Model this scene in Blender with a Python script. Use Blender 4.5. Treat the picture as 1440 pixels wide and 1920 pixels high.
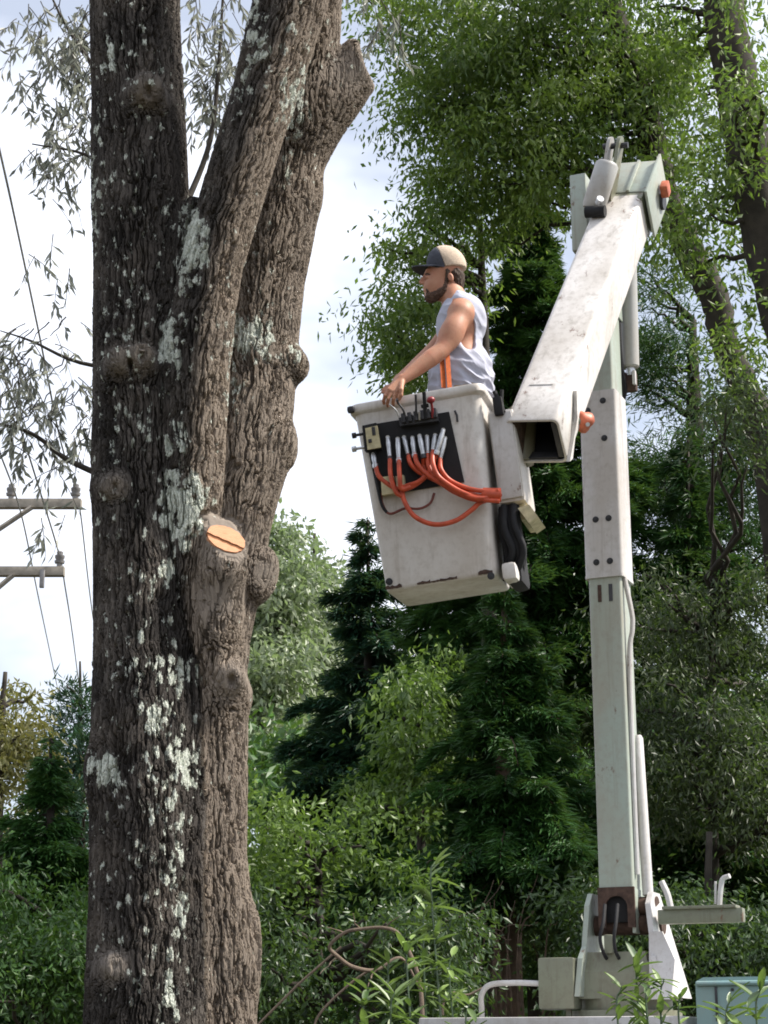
import bpy, bmesh, math, random
import numpy as np
import openvdb
from mathutils import Vector, Matrix
R = math.radians
sc = bpy.context.scene
for o in list(bpy.data.objects): bpy.data.objects.remove(o)

# ------------------------------------------------------------------ camera
PITCH = R(16.0); FPX = 3583.0; CAM = np.array([0.0, 0.0, 1.6])
cd = bpy.data.cameras.new('camera'); cam = bpy.data.objects.new('camera', cd)
sc.collection.objects.link(cam); sc.camera = cam
cam.location = CAM; cam.rotation_euler = (R(90) + PITCH, 0, 0)
cd.sensor_fit = 'VERTICAL'; cd.sensor_height = 24.0; cd.sensor_width = 18.0
cd.lens = 24.0 * FPX / 1920.0; cd.clip_start = 0.1; cd.clip_end = 2000
# ------------------------------------------------------------------ sky and sun
SUN_AZ, SUN_EL = R(90), R(50)          # azimuth clockwise from +Y (to the right of the view)
w = bpy.data.worlds.new('World'); sc.world = w; w.use_nodes = True
nt = w.node_tree; N = nt.nodes; Lk = nt.links; N.clear()
sky = N.new('ShaderNodeTexSky'); sky.sky_type = 'NISHITA'; sky.sun_disc = False
sky.sun_elevation = SUN_EL; sky.sun_rotation = SUN_AZ; sky.air_density = 1.0; sky.dust_density = 2.0
tc = N.new('ShaderNodeTexCoord'); mp = N.new('ShaderNodeMapping'); mp.inputs['Scale'].default_value = (1, 1, 2.2)
cl = N.new('ShaderNodeTexNoise'); cl.inputs['Scale'].default_value = 3.2; cl.inputs['Detail'].default_value = 5
cl.inputs['Roughness'].default_value = 0.55
cr = N.new('ShaderNodeValToRGB'); cr.color_ramp.elements[0].position = 0.40; cr.color_ramp.elements[1].position = 0.56; cr.color_ramp.elements[0].color = (0.40, 0.40, 0.40, 1)
mx = N.new('ShaderNodeMix'); mx.data_type = 'RGBA'; mx.inputs['B'].default_value = (8.5, 8.9, 9.9, 1)
bg = N.new('ShaderNodeBackground'); bg.inputs['Strength'].default_value = 0.076
wo = N.new('ShaderNodeOutputWorld')
Lk.new(tc.outputs['Generated'], mp.inputs['Vector']); Lk.new(mp.outputs[0], cl.inputs['Vector'])
Lk.new(cl.outputs['Fac'], cr.inputs['Fac']); Lk.new(cr.outputs['Color'], mx.inputs['Factor'])
Lk.new(sky.outputs[0], mx.inputs['A']); Lk.new(mx.outputs['Result'], bg.inputs['Color']); Lk.new(bg.outputs[0], wo.inputs['Surface'])
sd = bpy.data.lights.new('sun', 'SUN'); sd.energy = 4.2; sd.angle = R(8); sd.color = (1.0, 0.94, 0.85)
sun = bpy.data.objects.new('sun', sd); sc.collection.objects.link(sun)
sdir = Vector((math.sin(SUN_AZ) * math.cos(SUN_EL), math.cos(SUN_AZ) * math.cos(SUN_EL), math.sin(SUN_EL)))
sun.rotation_euler = sdir.to_track_quat('Z', 'Y').to_euler(); sun.location = (20, 0, 30)
vs = sc.view_settings; vs.view_transform = 'Standard'; vs.look = 'None'; vs.gamma = 1; vs.exposure = 1.0
sc.render.engine = 'CYCLES'
sc.cycles.feature_set = 'EXPERIMENTAL'; sc.cycles.dicing_rate = 1.0; sc.cycles.offscreen_dicing_scale = 8
sc.cycles.use_denoising = True
sc.cycles.max_bounces = 8; sc.cycles.transparent_max_bounces = 8
sc.cycles.sample_clamp_indirect = 8; sc.cycles.filter_width = 1.8

# ------------------------------------------------------------------ measuring: where a point of the place stands
RT = np.array([1.0, 0, 0]); UP = np.array([0, -math.sin(PITCH), math.cos(PITCH)]); FW = np.array([0, math.cos(PITCH), math.sin(PITCH)])
def ray(px, py): return (px - 720) / FPX * RT + (960 - py) / FPX * UP + FW
def atd(px, py, D): return CAM + ray(px, py) * D
def at(px, py, Y):
    d = ray(px, py); return CAM + d * (Y / d[1])
def depth(P): return float((np.asarray(P) - CAM) @ FW)
def pxm(P): return FPX / depth(P)            # pixels per metre there
def proj(P):
    q = np.asarray(P) - CAM; d = q @ FW
    return 720 + FPX * (q @ RT) / d, 960 - FPX * (q @ UP) / d

# ------------------------------------------------------------------ helpers
def tag(o, label=None, cat=None, group=None, kind=None):
    if label: o['label'] = label
    if cat: o['category'] = cat
    if group: o['group'] = group
    if kind: o['kind'] = kind
    return o
def link(o, parent=None):
    sc.collection.objects.link(o)
    if parent is not None:
        o.parent = parent
        if parent.type == 'EMPTY': o.matrix_parent_inverse = Matrix.Translation(-parent.location)
    return o
def empty(name, loc):
    o = bpy.data.objects.new(name, None); o.location = [float(v) for v in loc]; o.empty_display_size = 0.2
    return link(o)
def finish(me, mat, smooth=True, angle=38):
    if mat: me.materials.append(mat)
    if smooth:
        me.polygons.foreach_set('use_smooth', np.ones(len(me.polygons), bool))
        if angle: me.set_sharp_from_angle(angle=R(angle))
    me.update()
class MB:
    """collects boxes, tubes and lofts, then links them as ONE mesh"""
    def __init__(s): s.v = []; s.f = []
    def add(s, vs, fs):
        n = len(s.v); s.v += [tuple(map(float, p)) for p in vs]; s.f += [tuple(i + n for i in f) for f in fs]; return s
    def loft(s, rings, cap0=True, cap1=True, closed=True):
        k = len(rings[0]); V = [p for r in rings for p in r]; F = []
        for a in range(len(rings) - 1):
            for i in range(k if closed else k - 1):
                j = (i + 1) % k
                F.append((a * k + i, a * k + j, (a + 1) * k + j, (a + 1) * k + i))
        if cap0: F.append(tuple(range(k))[::-1])
        if cap1: F.append(tuple((len(rings) - 1) * k + i for i in range(k)))
        return s.add(V, F)
    def tube(s, pts, rad, n=10, cap=True):
        pts = [np.asarray(p, float) for p in pts]; m = len(pts)
        if not hasattr(rad, '__len__'): rad = [rad] * m
        T = [pts[min(i + 1, m - 1)] - pts[max(i - 1, 0)] for i in range(m)]; T = [t / (np.linalg.norm(t) + 1e-9) for t in T]
        ref = np.array([0, 0, 1.0]) if abs(T[0][2]) < 0.9 else np.array([1.0, 0, 0])
        u = np.cross(T[0], ref); u /= np.linalg.norm(u); rings = []
        for i in range(m):
            u = u - T[i] * (u @ T[i]); u /= np.linalg.norm(u) + 1e-9; v = np.cross(T[i], u)
            rings.append([pts[i] + rad[i] * (math.cos(2 * math.pi * k / n) * u + math.sin(2 * math.pi * k / n) * v) for k in range(n)])
        return s.loft(rings, cap, cap)
    def box(s, c, size, M=None, bev=0.006):
        bm = bmesh.new(); bmesh.ops.create_cube(bm, size=1.0)
        for q in bm.verts: q.co = Vector((q.co.x * size[0], q.co.y * size[1], q.co.z * size[2]))
        if bev: bmesh.ops.bevel(bm, geom=bm.edges[:], offset=min(bev, min(size) * 0.45), segments=2, affect='EDGES', profile=0.6)
        Mx = np.eye(3) if M is None else np.asarray(M)
        bm.verts.index_update()
        V = [Mx @ np.array(q.co) + np.asarray(c, float) for q in bm.verts]; F = [tuple(x.index for x in f.verts) for f in bm.faces]
        bm.free(); return s.add(V, F)
    def plate(s, poly, off):
        """closed polygon extruded by the vector off"""
        a = [np.asarray(p, float) for p in poly]; off = np.asarray(off, float)
        return s.loft([a, [p + off for p in a]])
    def mesh(s, name, mat, smooth=True, angle=38, fix=True):
        me = bpy.data.meshes.new(name); me.from_pydata(s.v, [], s.f)
        if fix:
            bm = bmesh.new(); bm.from_mesh(me); bmesh.ops.recalc_face_normals(bm, faces=bm.faces[:]); bm.to_mesh(me); bm.free()
        finish(me, mat, smooth, angle); return me
    def build(s, name, mat, parent=None, smooth=True, angle=38, base=None):
        me = s.mesh(name, mat, smooth, angle); o = bpy.data.objects.new(name, me)
        if base is not None and parent is None:
            me.transform(Matrix.Translation(-Vector([float(x) for x in base]))); o.location = [float(x) for x in base]
        return link(o, parent)
def rrect(w, d, r, z, n=5, cx=0, cy=0):
    out = []
    for (sx, sy, a0) in ((1, 1, 0), (-1, 1, 90), (-1, -1, 180), (1, -1, 270)):
        for k in range(n + 1):
            a = R(a0 + 90 * k / n)
            out.append(np.array([cx + sx * (w / 2 - r) + r * math.cos(a), cy + sy * (d / 2 - r) + r * math.sin(a), z]))
    return out
def catmull(P, n=8):
    P = [np.asarray(p, float) for p in P]; Q = [2 * P[0] - P[1]] + P + [2 * P[-1] - P[-2]]; out = []
    for i in range(1, len(Q) - 2):
        for k in range(n):
            t = k / n; a, b, c, d = Q[i - 1], Q[i], Q[i + 1], Q[i + 2]
            out.append(0.5 * (2 * b + (c - a) * t + (2 * a - 5 * b + 4 * c - d) * t * t + (3 * b - a - 3 * c + d) * t ** 3))
    out.append(P[-1]); return out
def place(name, me, loc, rot3=None, parent=None, scale=1.0):
    """an object that shares the mesh me, at loc, with the columns of rot3 as axes"""
    o = bpy.data.objects.new(name, me); M = np.eye(4)
    if rot3 is not None: M[:3, :3] = rot3
    M[:3, :3] *= scale; M[:3, 3] = loc
    link(o, parent); o.matrix_basis = Matrix([[float(x) for x in r] for r in M]); return o

# --- gradient noise in numpy
_rng = np.random.default_rng(5)
_perm = np.tile(_rng.permutation(256), 3); _g = _rng.normal(size=(256, 3)); _g /= np.linalg.norm(_g, axis=1)[:, None]
def perlin(p):
    p = np.asarray(p, float); i = np.floor(p).astype(int); f = p - i; i &= 255; u = f * f * f * (f * (f * 6 - 15) + 10); r = 0
    for dx in (0, 1):
        for dy in (0, 1):
            for dz in (0, 1):
                h = _perm[_perm[_perm[i[:, 0] + dx] + i[:, 1] + dy] + i[:, 2] + dz]
                g = _g[h]; d = g[:, 0] * (f[:, 0] - dx) + g[:, 1] * (f[:, 1] - dy) + g[:, 2] * (f[:, 2] - dz)
                r = r + d * (u[:, 0] if dx else 1 - u[:, 0]) * (u[:, 1] if dy else 1 - u[:, 1]) * (u[:, 2] if dz else 1 - u[:, 2])
    return r * 1.6
# --- solid shapes blended on a grid
class SDF:
    def __init__(s, lo, hi, h):
        s.lo = np.array(lo, float); s.h = h; s.n = np.ceil((np.array(hi) - s.lo) / h).astype(int) + 1
        s.a = np.full(s.n, 1.0, np.float32)
    def reg(s, lo, hi):
        i0 = np.clip(np.floor((np.asarray(lo) - s.lo) / s.h).astype(int), 0, s.n - 1); i1 = np.clip(np.ceil((np.asarray(hi) - s.lo) / s.h).astype(int) + 1, 1, s.n)
        sl = tuple(slice(a, b) for a, b in zip(i0, i1))
        ax = [(s.lo[k] + s.h * np.arange(i0[k], i1[k])).astype(np.float32) for k in range(3)]
        return sl, ax[0][:, None, None], ax[1][None, :, None], ax[2][None, None, :]
    def put(s, sl, d, k, sub=False):
        a = s.a[sl]
        if sub: d = -d; a, sg = -a, -1
        else: sg = 1
        if sub:
            # max(a, -d) written as -min(-a, d')
            d = -d * 1.0; b = -d
            m = np.minimum(a, d) if not k else np.minimum(a, d) - (np.maximum(k - np.abs(a - d), 0) ** 2) / (4 * k)
            s.a[sl] = -m
        else:
            m = np.minimum(a, d) if not k else np.minimum(a, d) - (np.maximum(k - np.abs(a - d), 0) ** 2) / (4 * k)
            s.a[sl] = m
    def cone(s, a, b, ra, rb, k=0.02, sub=False, marg=0.1):
        a = np.asarray(a, float); b = np.asarray(b, float); r = max(ra, rb) + marg + k
        sl, X, Y, Z = s.reg(np.minimum(a, b) - r, np.maximum(a, b) + r)
        ab = b - a; L = float(ab @ ab) + 1e-12
        t = np.clip(((X - a[0]) * ab[0] + (Y - a[1]) * ab[1] + (Z - a[2]) * ab[2]) / L, 0, 1)
        d = np.sqrt((X - a[0] - t * ab[0]) ** 2 + (Y - a[1] - t * ab[1]) ** 2 + (Z - a[2] - t * ab[2]) ** 2) - (ra + (rb - ra) * t)
        s.put(sl, d.astype(np.float32), k, sub)
    def chain(s, pts, rad, k=0.02, marg=0.1, cut=None):
        tmp = SDF.__new__(SDF); tmp.lo, tmp.h, tmp.n = s.lo, s.h, s.n; tmp.a = np.full(s.n, 1.0, np.float32)
        for i in range(len(pts) - 1): tmp.cone(pts[i], pts[i + 1], rad[i], rad[i + 1], 0, marg=marg)
        if cut is not None: tmp.half(*cut)
        m = np.minimum(s.a, tmp.a) - (np.maximum(k - np.abs(s.a - tmp.a), 0) ** 2) / (4 * k); s.a = m.astype(np.float32)
    def ell(s, c, r, k=0.02, rot=0.0, sub=False, marg=0.06):
        """ellipsoid; rot turns it about the Y axis"""
        c = np.asarray(c, float); r = np.asarray(r, float); q = r.max() + marg + k
        sl, X, Y, Z = s.reg(c - q, c + q); x, y, z = X - c[0], Y - c[1], Z - c[2]
        if rot: ca, sa = math.cos(rot), math.sin(rot); x, z = x * ca - z * sa, x * sa + z * ca
        k0 = np.sqrt((x / r[0]) ** 2 + (y / r[1]) ** 2 + (z / r[2]) ** 2); k1 = np.sqrt((x / r[0] ** 2) ** 2 + (y / r[1] ** 2) ** 2 + (z / r[2] ** 2) ** 2) + 1e-6
        s.put(sl, (k0 * (k0 - 1) / k1).astype(np.float32), k, sub)
    def half(s, c, n, lo=None, hi=None):
        """cut away what lies on the side n of the plane through c"""
        sl, X, Y, Z = s.reg(s.lo if lo is None else lo, s.lo + s.h * s.n if hi is None else hi)
        d = -((X - c[0]) * n[0] + (Y - c[1]) * n[1] + (Z - c[2]) * n[2])
        s.a[sl] = np.maximum(s.a[sl], -d)
    def arrays(s):
        g = openvdb.FloatGrid(1.0); g.copyFromArray(np.clip(s.a, -1, 1)); p, q = g.convertToQuads(isovalue=0.0)
        p = np.asarray(p, float) * s.h + s.lo; q = np.asarray(q)
        v = p[q]; vol = np.einsum('ij,ij->i', v[:, 0], np.cross(v[:, 1], v[:, 2])).sum() + np.einsum('ij,ij->i', v[:, 0], np.cross(v[:, 2], v[:, 3])).sum()
        if vol < 0: q = q[:, ::-1]
        return p, q
def mesh_np(name, p, q, mat, smooth=True):
    me = bpy.data.meshes.new(name); k = q.shape[1]
    me.vertices.add(len(p)); me.vertices.foreach_set('co', np.ascontiguousarray(p, np.float32).ravel())
    me.loops.add(q.size); me.loops.foreach_set('vertex_index', np.ascontiguousarray(q, np.int32).ravel())
    me.polygons.add(len(q)); me.polygons.foreach_set('loop_start', np.arange(0, q.size, k, dtype=np.int32))
    me.polygons.foreach_set('use_smooth', np.full(len(q), smooth)); me.update(calc_edges=True)
    if mat: me.materials.append(mat)
    return me
def vnormals(p, q):
    n = np.cross(p[q[:, 2]] - p[q[:, 0]], p[q[:, 3]] - p[q[:, 1]]); r = np.zeros_like(p)
    for k in range(4): np.add.at(r, q[:, k], n)
    return r / (np.linalg.norm(r, axis=1)[:, None] + 1e-12)

# ------------------------------------------------------------------ materials
class NT:
    def __init__(s, name):
        s.m = bpy.data.materials.new(name); s.m.use_nodes = True; s.t = s.m.node_tree; s.n = s.t.nodes; s.l = s.t.links
        s.b = s.n['Principled BSDF']; s.out = s.n['Material Output']; s.tc = s.n.new('ShaderNodeTexCoord')
    def noise(s, scale, detail=4, rough=0.55, vec=None, sc3=None):
        t = s.n.new('ShaderNodeTexNoise'); t.inputs['Scale'].default_value = scale; t.inputs['Detail'].default_value = detail; t.inputs['Roughness'].default_value = rough
        v = s.tc.outputs['Object'] if vec is None else vec
        if sc3 is not None:
            mp = s.n.new('ShaderNodeMapping'); mp.inputs['Scale'].default_value = sc3; s.l.new(v, mp.inputs['Vector']); v = mp.outputs[0]
        s.l.new(v, t.inputs['Vector']); return t.outputs['Fac']
    def ramp(s, fac, stops):
        r = s.n.new('ShaderNodeValToRGB'); e = r.color_ramp.elements
        while len(e) < len(stops): e.new(0.5)
        for i, (p, c) in enumerate(stops): e[i].position = p; e[i].color = (*c, 1) if hasattr(c, '__len__') else (c, c, c, 1)
        s.l.new(fac, r.inputs['Fac']); return r.outputs['Color']
    def mix(s, fac, a, b, mode='MIX'):
        m = s.n.new('ShaderNodeMix'); m.data_type = 'RGBA'; m.blend_type = mode
        for k, v in (('Factor', fac), ('A', a), ('B', b)):
            if isinstance(v, (int, float)): m.inputs[k].default_value = v
            elif isinstance(v, tuple): m.inputs[k].default_value = (*v, 1)
            else: s.l.new(v, m.inputs[k])
        return m.outputs['Result']
    def math(s, op, a, b=0.5):
        m = s.n.new('ShaderNodeMath'); m.operation = op
        for k, v in ((0, a), (1, b)):
            if isinstance(v, (int, float)): m.inputs[k].default_value = v
            else: s.l.new(v, m.inputs[k])
        return m.outputs[0]
    def attr(s, name):
        a = s.n.new('ShaderNodeAttribute'); a.attribute_name = name; return a
    def bump(s, h, strength=0.3, dist=0.01):
        b = s.n.new('ShaderNodeBump'); b.inputs['Strength'].default_value = strength; b.inputs['Distance'].default_value = dist
        s.l.new(h, b.inputs['Height']); s.l.new(b.outputs[0], s.b.inputs['Normal'])
    def set(s, color=None, rough=None, metal=None, spec=None):
        for k, v in (('Base Color', color), ('Roughness', rough), ('Metallic', metal), ('Specular IOR Level', spec)):
            if v is None: continue
            if isinstance(v, tuple): s.b.inputs[k].default_value = (*v, 1)
            elif isinstance(v, (int, float)): s.b.inputs[k].default_value = v
            else: s.l.new(v, s.b.inputs[k])
        return s.m
def plain(name, col, rough=0.6, metal=0.0, var=0.25, scale=14, bump=0.0, spec=0.4):
    t = NT(name); n = t.noise(scale, 5); c = t.ramp(n, [(0.3, tuple(x * (1 - var) for x in col)), (0.7, tuple(min(1, x * (1 + var * 0.5)) for x in col))])
    if bump: t.bump(t.noise(scale * 8, 4), bump, 0.004)
    return t.set(c, rough, metal, spec)
def paint(name, col, dirt=(0.30, 0.25, 0.19), rust=0.62, rough=0.42, dirtiness=0.5):
    t = NT(name)
    n1 = t.noise(3.0, 6, 0.6, sc3=(1, 1, 0.45)); n2 = t.noise(26, 6, 0.7); n3 = t.noise(9, 8, 0.75, sc3=(1, 1, 0.5))
    base = t.mix(t.math('MULTIPLY', t.ramp(n1, [(0.42, 0.0), (0.66, 1.0)]), dirtiness), col, dirt)
    base = t.mix(t.math('MULTIPLY', t.ramp(n2, [(0.48, 0.0), (0.7, 1.0)]), dirtiness * 0.6), base, tuple(x * 0.75 for x in dirt))
    n4 = t.noise(18, 5, 0.65, sc3=(1, 1, 0.06)); base = t.mix(t.math('MULTIPLY', t.ramp(n4, [(0.55, 0.0), (0.72, 1.0)]), dirtiness), base, tuple(x * 0.7 for x in dirt))
    base = t.mix(t.ramp(n3, [(rust - .03, 0.0), (rust + 0.02, 0.85)]), base, (0.12, 0.05, 0.025))
    t.bump(n2, 0.12, 0.003); return t.set(base, t.ramp(n2, [(0.3, rough - 0.08), (0.8, rough + 0.2)]))
M = {}
M['white'] = paint('white_paint', (0.52, 0.505, 0.50), rust=0.66, dirtiness=0.5)
M['bucket'] = paint('bucket_fibreglass', (0.62, 0.595, 0.565), rust=0.69, dirtiness=0.42, dirt=(0.32, 0.25, 0.18))
M['boom_white'] = paint('boom_gelcoat', (0.66, 0.63, 0.60), rust=0.635, dirtiness=0.65, dirt=(0.36, 0.32, 0.27))
M['grey'] = paint('grey_paint', (0.36, 0.36, 0.35), rust=0.66)
M['mint'] = paint('mint_paint', (0.31, 0.355, 0.305), rust=0.645, dirtiness=0.5)
M['khaki'] = paint('khaki_paint', (0.18, 0.19, 0.135), rust=0.63, dirtiness=0.7, dirt=(0.14, 0.12, 0.08))
M['teal'] = paint('teal_paint', (0.20, 0.33, 0.33), rust=0.72, dirtiness=0.25)
M['rust'] = plain('rusty_steel', (0.08, 0.048, 0.036), 0.85, 0.2, 0.5, 30, 0.4)
M['black'] = plain('black_rubber', (0.012, 0.012, 0.014), 0.8, 0, 0.4, 20, 0.2)
M['dark'] = plain('dark_steel', (0.05, 0.05, 0.055), 0.5, 0.4, 0.4, 20, 0.2)
M['metal'] = plain('zinc_fitting', (0.55, 0.56, 0.58), 0.38, 0.7, 0.3, 40)
M['orange'] = plain('orange_hose', (0.50, 0.075, 0.030), 0.45, 0, 0.3, 25)
M['redorange'] = plain('faded_orange_plastic', (0.50, 0.13, 0.065), 0.5, 0, 0.35, 25)
M['thinhose'] = plain('dark_red_line', (0.16, 0.04, 0.03), 0.5)
M['beige'] = plain('beige_box', (0.50, 0.44, 0.27), 0.6, 0, 0.3, 30)
M['redknob'] = plain('red_knob', (0.22, 0.02, 0.025), 0.4)
t = NT('skin'); n_ = t.noise(14, 6, .65); n2_ = t.noise(60, 4, .6)
c_ = t.mix(t.ramp(n_, [(.4, 0.0), (.65, .7)]), (0.42, 0.215, 0.135), (0.39, 0.155, 0.095)); c_ = t.mix(t.ramp(n2_, [(.5, 0.0), (.75, .4)]), c_, (0.27, 0.13, 0.08)); t.bump(t.noise(220, 4), .25, .002)
M['skin'] = t.set(c_, .55, 0, .35); t.b.inputs['Subsurface Weight'].default_value = 0.12; t.b.inputs['Subsurface Radius'].default_value = (0.01, 0.004, 0.002)
M['hair'] = plain('brown_hair', (0.06, 0.035, 0.022), 0.75, 0, 0.5, 90, 0.7)
M['beard'] = plain('short_beard', (0.115, 0.066, 0.045), 0.8, 0, 0.5, 120, 0.8)
M['navy'] = plain('navy_cap_cloth', (0.055, 0.06, 0.078), 0.85, 0, 0.3, 60, 0.4)
M['mesh'] = plain('khaki_cap_mesh', (0.60, 0.48, 0.37), 0.9, 0, 0.25, 150, 0.7)
M['shirt'] = plain('white_cotton', (0.40, 0.41, 0.49), 0.9, 0, 0.10, 12, 0.3)
M['web'] = plain('orange_webbing', (0.48, 0.10, 0.015), 0.8, 0, 0.3, 60, 0.4)
M['pants'] = plain('tan_work_cloth', (0.30, 0.22, 0.14), 0.9, 0, 0.25, 20, 0.3)
M['boot'] = plain('brown_leather', (0.09, 0.05, 0.03), 0.6)
M['pole'] = plain('weathered_pole_wood', (0.30, 0.27, 0.23), 0.85, 0, 0.3, 12, 0.4)
M['wire'] = plain('aluminium_wire', (0.36, 0.36, 0.36), 0.6, 0.3)
M['ceramic'] = plain('grey_insulator', (0.24, 0.23, 0.23), 0.35)
M['bgbark'] = plain('grey_brown_bark', (0.04, 0.033, 0.025), 0.9, 0, 0.5, 9, 0.8)
M['redbark'] = plain('reddish_cedar_bark', (0.12, 0.082, 0.06), 0.9, 0, 0.5, 12, 0.8)
M['deadwood'] = plain('peeled_dead_wood', (0.17, 0.125, 0.09), 0.8, 0, 0.35, 20, 0.5)
M['ground'] = plain('leaf_litter_ground', (0.075, 0.065, 0.035), 0.95, 0, 0.5, 2, 0.6)
M['glass'] = plain('dark_window_glass', (0.02, 0.025, 0.03), 0.08)
M['tyre'] = plain('tyre_rubber', (0.02, 0.02, 0.02), 0.85, 0, 0.3, 30)
def leafmat(name, dark, light, trans=0.35, gloss=0.05, tcol=(0.20, 0.34, 0.045)):
    t = NT(name); a = t.attr('tint'); c = t.ramp(a.outputs['Fac'], [(0.0, dark), (0.92, light), (1.0, tuple(min(1, x * 1.5) for x in light))])
    df = t.n.new('ShaderNodeBsdfDiffuse'); tr = t.n.new('ShaderNodeBsdfTranslucent'); gl = t.n.new('ShaderNodeBsdfGlossy'); gl.inputs['Roughness'].default_value = 0.45
    m1 = t.n.new('ShaderNodeMixShader'); m2 = t.n.new('ShaderNodeMixShader'); m1.inputs[0].default_value = trans; m2.inputs[0].default_value = gloss
    t.l.new(c, df.inputs['Color']); t.l.new(t.mix(0.5, c, tcol, 'MIX'), tr.inputs['Color'])
    t.l.new(df.outputs[0], m1.inputs[1]); t.l.new(tr.outputs[0], m1.inputs[2]); t.l.new(m1.outputs[0], m2.inputs[1]); t.l.new(gl.outputs[0], m2.inputs[2])
    t.l.new(m2.outputs[0], t.out.inputs['Surface']); t.n.remove(t.b); return t.m
LM = {
 'oak': leafmat('oak_leaves', (0.03, 0.080, 0.010), (0.165, 0.235, 0.030), 0.42),
 'cedar': leafmat('cedar_needles', (0.008, 0.040, 0.010), (0.040, 0.120, 0.022), 0.15),
 'spruce': leafmat('spruce_needles', (0.006, 0.030, 0.018), (0.022, 0.080, 0.042), 0.12),
 'bright': leafmat('bright_leaves', (0.028, 0.075, 0.010), (0.135, 0.215, 0.030), 0.36),
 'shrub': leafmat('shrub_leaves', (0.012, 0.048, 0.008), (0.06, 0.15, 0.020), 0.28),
 'shade': leafmat('shade_darkened_leaves', (0.010, 0.032, 0.008), (0.048, 0.098, 0.022), 0.25),  # shade from the trees put into a darker leaf colour
 'brown': leafmat('brownish_leaves', (0.014, 0.032, 0.010), (0.062, 0.085, 0.028), 0.25),
 'yellow': leafmat('yellowing_leaves', (0.09, 0.11, 0.025), (0.23, 0.21, 0.06), 0.4, tcol=(0.3, 0.3, .06)),
 'pale': leafmat('haze_paled_leaves', (0.15, 0.19, 0.12), (0.27, 0.32, 0.19), 0.4),  # distance haze put into the leaf colour
 'lilac': leafmat('glare_paled_leaves', (0.11, 0.125, 0.10), (0.24, 0.25, 0.21), 0.5, tcol=(0.30, 0.31, 0.24)),  # bleed of the overexposed sky put into the pale grey
 'weed': leafmat('weed_leaves', (0.035, 0.085, 0.018), (0.14, 0.21, 0.05), 0.3, 0.10),
}

# ------------------------------------------------------------------ ground
mb = MB(); mb.add([(-900, -300, 0), (900, -300, 0), (900, 1500, 0), (-900, 1500, 0)], [(0, 1, 2, 3)])
tag(mb.build('ground', M['ground'], smooth=False), kind='structure')

# ================================================================== the big tree being worked on
TY = 8.0
def spt(rows, dy=0.0):
    P, Rr = [], []
    for row in rows:
        px, py, hw = row[:3]; d = row[3] if len(row) > 3 else 0.0
        p = at(px, py, TY + dy + d); P.append(p); Rr.append(hw / pxm(p))
    return P, Rr
stemL = spt([(270, 2720, 150), (268, 2450, 118), (268, 2150, 106), (268, 1900, 101), (270, 1700, 93), (271, 1500, 94), (268, 1200, 83), (262, 900, 79), (262, 640, 78), (264, 480, 80), (263, 350, 81), (258, 200, 77), (253, 0, 76), (250, -200, 74), (247, -420, 70)])
stemM = spt([(348, 1300, 30, 0.06), (348, 1120, 44, 0.0), (352, 950, 52, -0.05), (362, 780, 54, -0.09), (374, 640, 52, -0.13), (398, 500, 49, -0.17), (440, 350, 50, -0.20), (492, 190, 52, -0.22), (540, 20, 58, -0.24), (590, -180, 60, -0.26), (640, -420, 58, -0.28)])
stemR = spt([(420, 2720, 90), (420, 2400, 70), (418, 2150, 60), (414, 1900, 57), (408, 1720, 56), (402, 1600, 50), (402, 1400, 52), (405, 1200, 55), (420, 1080, 62), (438, 980, 62), (458, 880, 70, .03), (474, 760, 68, .08), (484, 640, 68, .12), (498, 520, 66, .15), (522, 400, 66, .16), (548, 260, 58, .15), (566, 100, 62, .13), (575, 0, 58, .12), (585, -200, 56, .12), (595, -420, 52, .12)], 0.10)
lo = [-1.75, 7.2, -0.05]; hi = [0.25, 8.75, 7.25]
S = SDF(lo, hi, 0.0105)
S.chain(*stemL, k=0.03); S.chain(*stemR, k=0.035)
S.chain(*spt([(330, 2720, 95), (335, 2200, 75), (340, 1900, 68), (345, 1500, 60), (345, 1200, 60), (350, 900, 55), (345, 700, 40)], 0.05), k=0.04)   # heart between the two
S.chain(stemM[0][:5], stemM[1][:5], k=0.07); S.chain(stemM[0][4:], stemM[1][4:], k=0.022)
S.chain(*spt([(330, 720, 40, -.02), (352, 520, 34, -.05), (366, 400, 22, -.06)]), k=0.05)
def knob(px, py, r, dy, k=0.05, ell=None):
    p = at(px, py, TY + dy); s_ = 1 / pxm(p); S.ell(p, [r * s_ * e for e in (ell or (1, 1, 1))], k); return p, s_
# old stubs and burls
for (px, py, r, dy, k, e) in [(545, 684, 22, 0.18, .07, (1.1, 1.6, 1.1)), (556, 690, 12, 0.17, .04, (1, 1.2, 1)), (530, 838, 15, 0.14, .08, (1, 1.8, 2)), (492, 1068, 22, 0.08, .05, (1.1, 1.6, 1.5)), (478, 1085, 26, 0.08, .06, (1, 1.6, 1.4)), (575, 365, 14, 0.24, .07, (1, 1, 2)),
        (200, 1450, 26, -0.1, .08, (1.2, 1, 2)), (458, 1790, 18, 0.1, .08, (1, 1, 4))]:
    knob(px, py, r, dy, k, e)
for (x0, y0, x1, y1, d0_, d1_, r0_, r1_) in [(268, 200, 276, 168, -.10, -.25, 40, 27), (232, 700, 226, 676, -.10, -.24, 34, 22), (258, 700, 264, 668, -.10, -.25, 34, 21), (214, 915, 214, 911, -.08, -.19, 30, 19), (424, 1300, 430, 1272, 0.06, -.06, 40, 27), (212, 1830, 214, 1812, -.1, -.20, 36, 22)]:
    a = at(x0, y0, TY + d0_); b = at(x1, y1, TY + d1_); S.cone(a, b, r0_ / pxm(a), r1_ / pxm(b), 0.05)
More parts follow.
